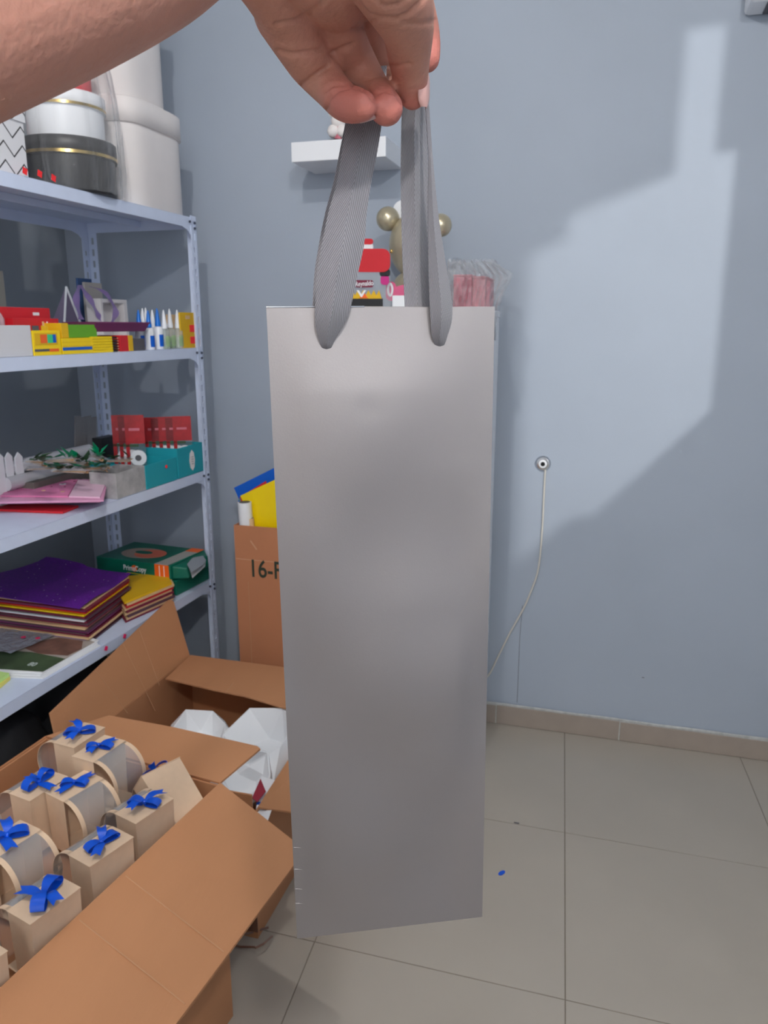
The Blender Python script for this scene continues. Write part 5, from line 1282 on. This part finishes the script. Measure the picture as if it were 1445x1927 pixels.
me2.materials.clear(); me2.materials.append(M_SKIN); me2.name = 'body'
person = thing('person', 'person reaching in from the upper left, bare forearm, hand pinching the grey handles', 'person', loc=(-.32, .0, 1.35))
me2.transform(Matrix.Translation(-V(person.location))); bo = bpy.data.objects.new('body', me2); C.objects.link(bo); bo.parent = person
# nails
def nail(c, ndir, ldir, w_, l_, th=.0012, nm='thumb_nail'):
    n = ndir.normalized(); l = (ldir - n * ldir.dot(n)).normalized(); s = n.cross(l); bm = B()
    rows = []
    for i in range(9):
        v = i / 8; row = []; ww = w_ * (1 if v < .7 else math.sqrt(max(.02, 1 - ((v - .7) / .32) ** 2)) ) * (1 if v > .15 else .75 + v * 1.6)
        for j in range(7):
            u = j / 6 * 2 - 1; row.append(c + s * ww * u + l * l_ * (v - .5) + n * (th - w_ * .32 * u * u - l_ * .10 * (v - .5) ** 2))
        rows.append(row)
    strip(rows, .0005, bm); return part(nm, bm, M_NAIL, person, True)
nd = (_r * .88 - _h * .47).normalized(); pc_ = pp(775, 172, .3865); nail(pc_ + nd * (rad(pc_, 27.5)), nd, -up * 1 + _r * -.04, .0056, .0150)
nail(pp(691, 222, .3640), (-up * 1 + _h * .25 + _r * .3), _r * 1 - up * .2, .0036, .007, nm='little_finger_nail')

# the rest of the photographer, standing behind the camera (outside the picture, but mirrored softly in the silver bag)
def blob(parts, voxel, m, nm):
    bm = B()
    for pl in parts: limb3(pl, bm, 5, 20)
    me = bpy.data.meshes.new(nm + '_raw'); bm.to_mesh(me); bm.free(); o = bpy.data.objects.new(nm + '_raw', me); C.objects.link(o)
    md = o.modifiers.new('r', 'REMESH'); md.mode = 'VOXEL'; md.voxel_size = voxel
    ms = o.modifiers.new('s', 'SMOOTH'); ms.factor = .6; ms.iterations = 6
    me2 = bpy.data.meshes.new_from_object(o.evaluated_get(bpy.context.evaluated_depsgraph_get())); bpy.data.objects.remove(o)
    me2.transform(Matrix.Translation(-V(person.location))); me2.materials.clear(); me2.materials.append(m); me2.name = nm
    for p in me2.polygons: p.use_smooth = True
    q = bpy.data.objects.new(nm, me2); C.objects.link(q); q.parent = person; return q
M_SHIRT = mat('light_grey_shirt', (176, 168, 166), .85, var=.1, scale=20); M_TROU = mat('dark_trousers', (40, 42, 50), .85); M_HAIR = mat('black_hair', (22, 18, 16), .6, bump=.6, bscale=90)
py_ = -.36
blob([[(-.06, py_, .95, .15), (-.06, py_, 1.08, .135), (-.06, py_ - .01, 1.25, .15), (-.06, py_ - .01, 1.38, .145)],
      [(-.14, py_, .95, .12), (-.15, py_, 1.2, .125), (-.16, py_, 1.38, .11)], [(.02, py_, .95, .12), (.03, py_, 1.2, .125), (.04, py_, 1.38, .11)],
      [(-.24, py_ + .01, 1.40, .07), (-.06, py_, 1.43, .075), (.12, py_ + .01, 1.40, .07)],
      [(-.24, py_, 1.40, .075), (-.28, py_ + .10, 1.37, .070), (-.31, py_ + .20, 1.355, .066)],
      [(.12, py_, 1.39, .075), (.17, py_, 1.2, .062), (.19, py_ + .02, 1.10, .06)]], .007, M_SHIRT, 'shirt')
blob([[(-.06, py_, .98, .14), (-.06, py_, .88, .155)], [(-.14, py_, .88, .105), (-.155, py_ + .01, .48, .072), (-.16, py_ - .01, .12, .06)], [(.02, py_, .88, .105), (.04, py_ + .01, .48, .072), (.05, py_ - .01, .12, .06)]], .008, M_TROU, 'trousers')
for sx in (-.16, .05): blob([[(sx, py_ - .06, .045, .042), (sx, py_ + .04, .045, .044), (sx, py_ + .15, .036, .034)]], .005, M_DARK, 'shoe')
blob([[(-.06, py_, 1.42, .058), (-.06, py_ + .01, 1.52, .055)], [(-.06, py_ + .012, 1.60, .086), (-.06, py_ + .005, 1.66, .092)], [(-.06, py_ + .05, 1.555, .050), (-.06, py_ + .06, 1.57, .045)],
      [(-.06, py_ + .092, 1.615, .012), (-.06, py_ + .105, 1.59, .014)], [(-.145, py_, 1.61, .014), (-.148, py_, 1.585, .012)], [(.025, py_, 1.61, .014), (.028, py_, 1.585, .012)]], .005, M_SKIN, 'head')
blob([[(-.06, py_ - .02, 1.64, .092), (-.06, py_ - .015, 1.685, .096)], [(-.06, py_ + .03, 1.71, .07), (-.06, py_ + .05, 1.70, .06)]], .006, M_HAIR, 'hair')
for sx in (-.095, -.025):
    bm = B(); bmesh.ops.create_uvsphere(bm, u_segments=16, v_segments=10, radius=.013, matrix=Matrix.Translation((sx, py_ + .083, 1.63))); part('eye', bm, M_WHITE, person, True)
bm = B(); part('mouth', tube([(-.085, py_ + .098, 1.555), (-.06, py_ + .106, 1.553), (-.035, py_ + .098, 1.555)], .006, 8, bm), M_DPINK, person, True)
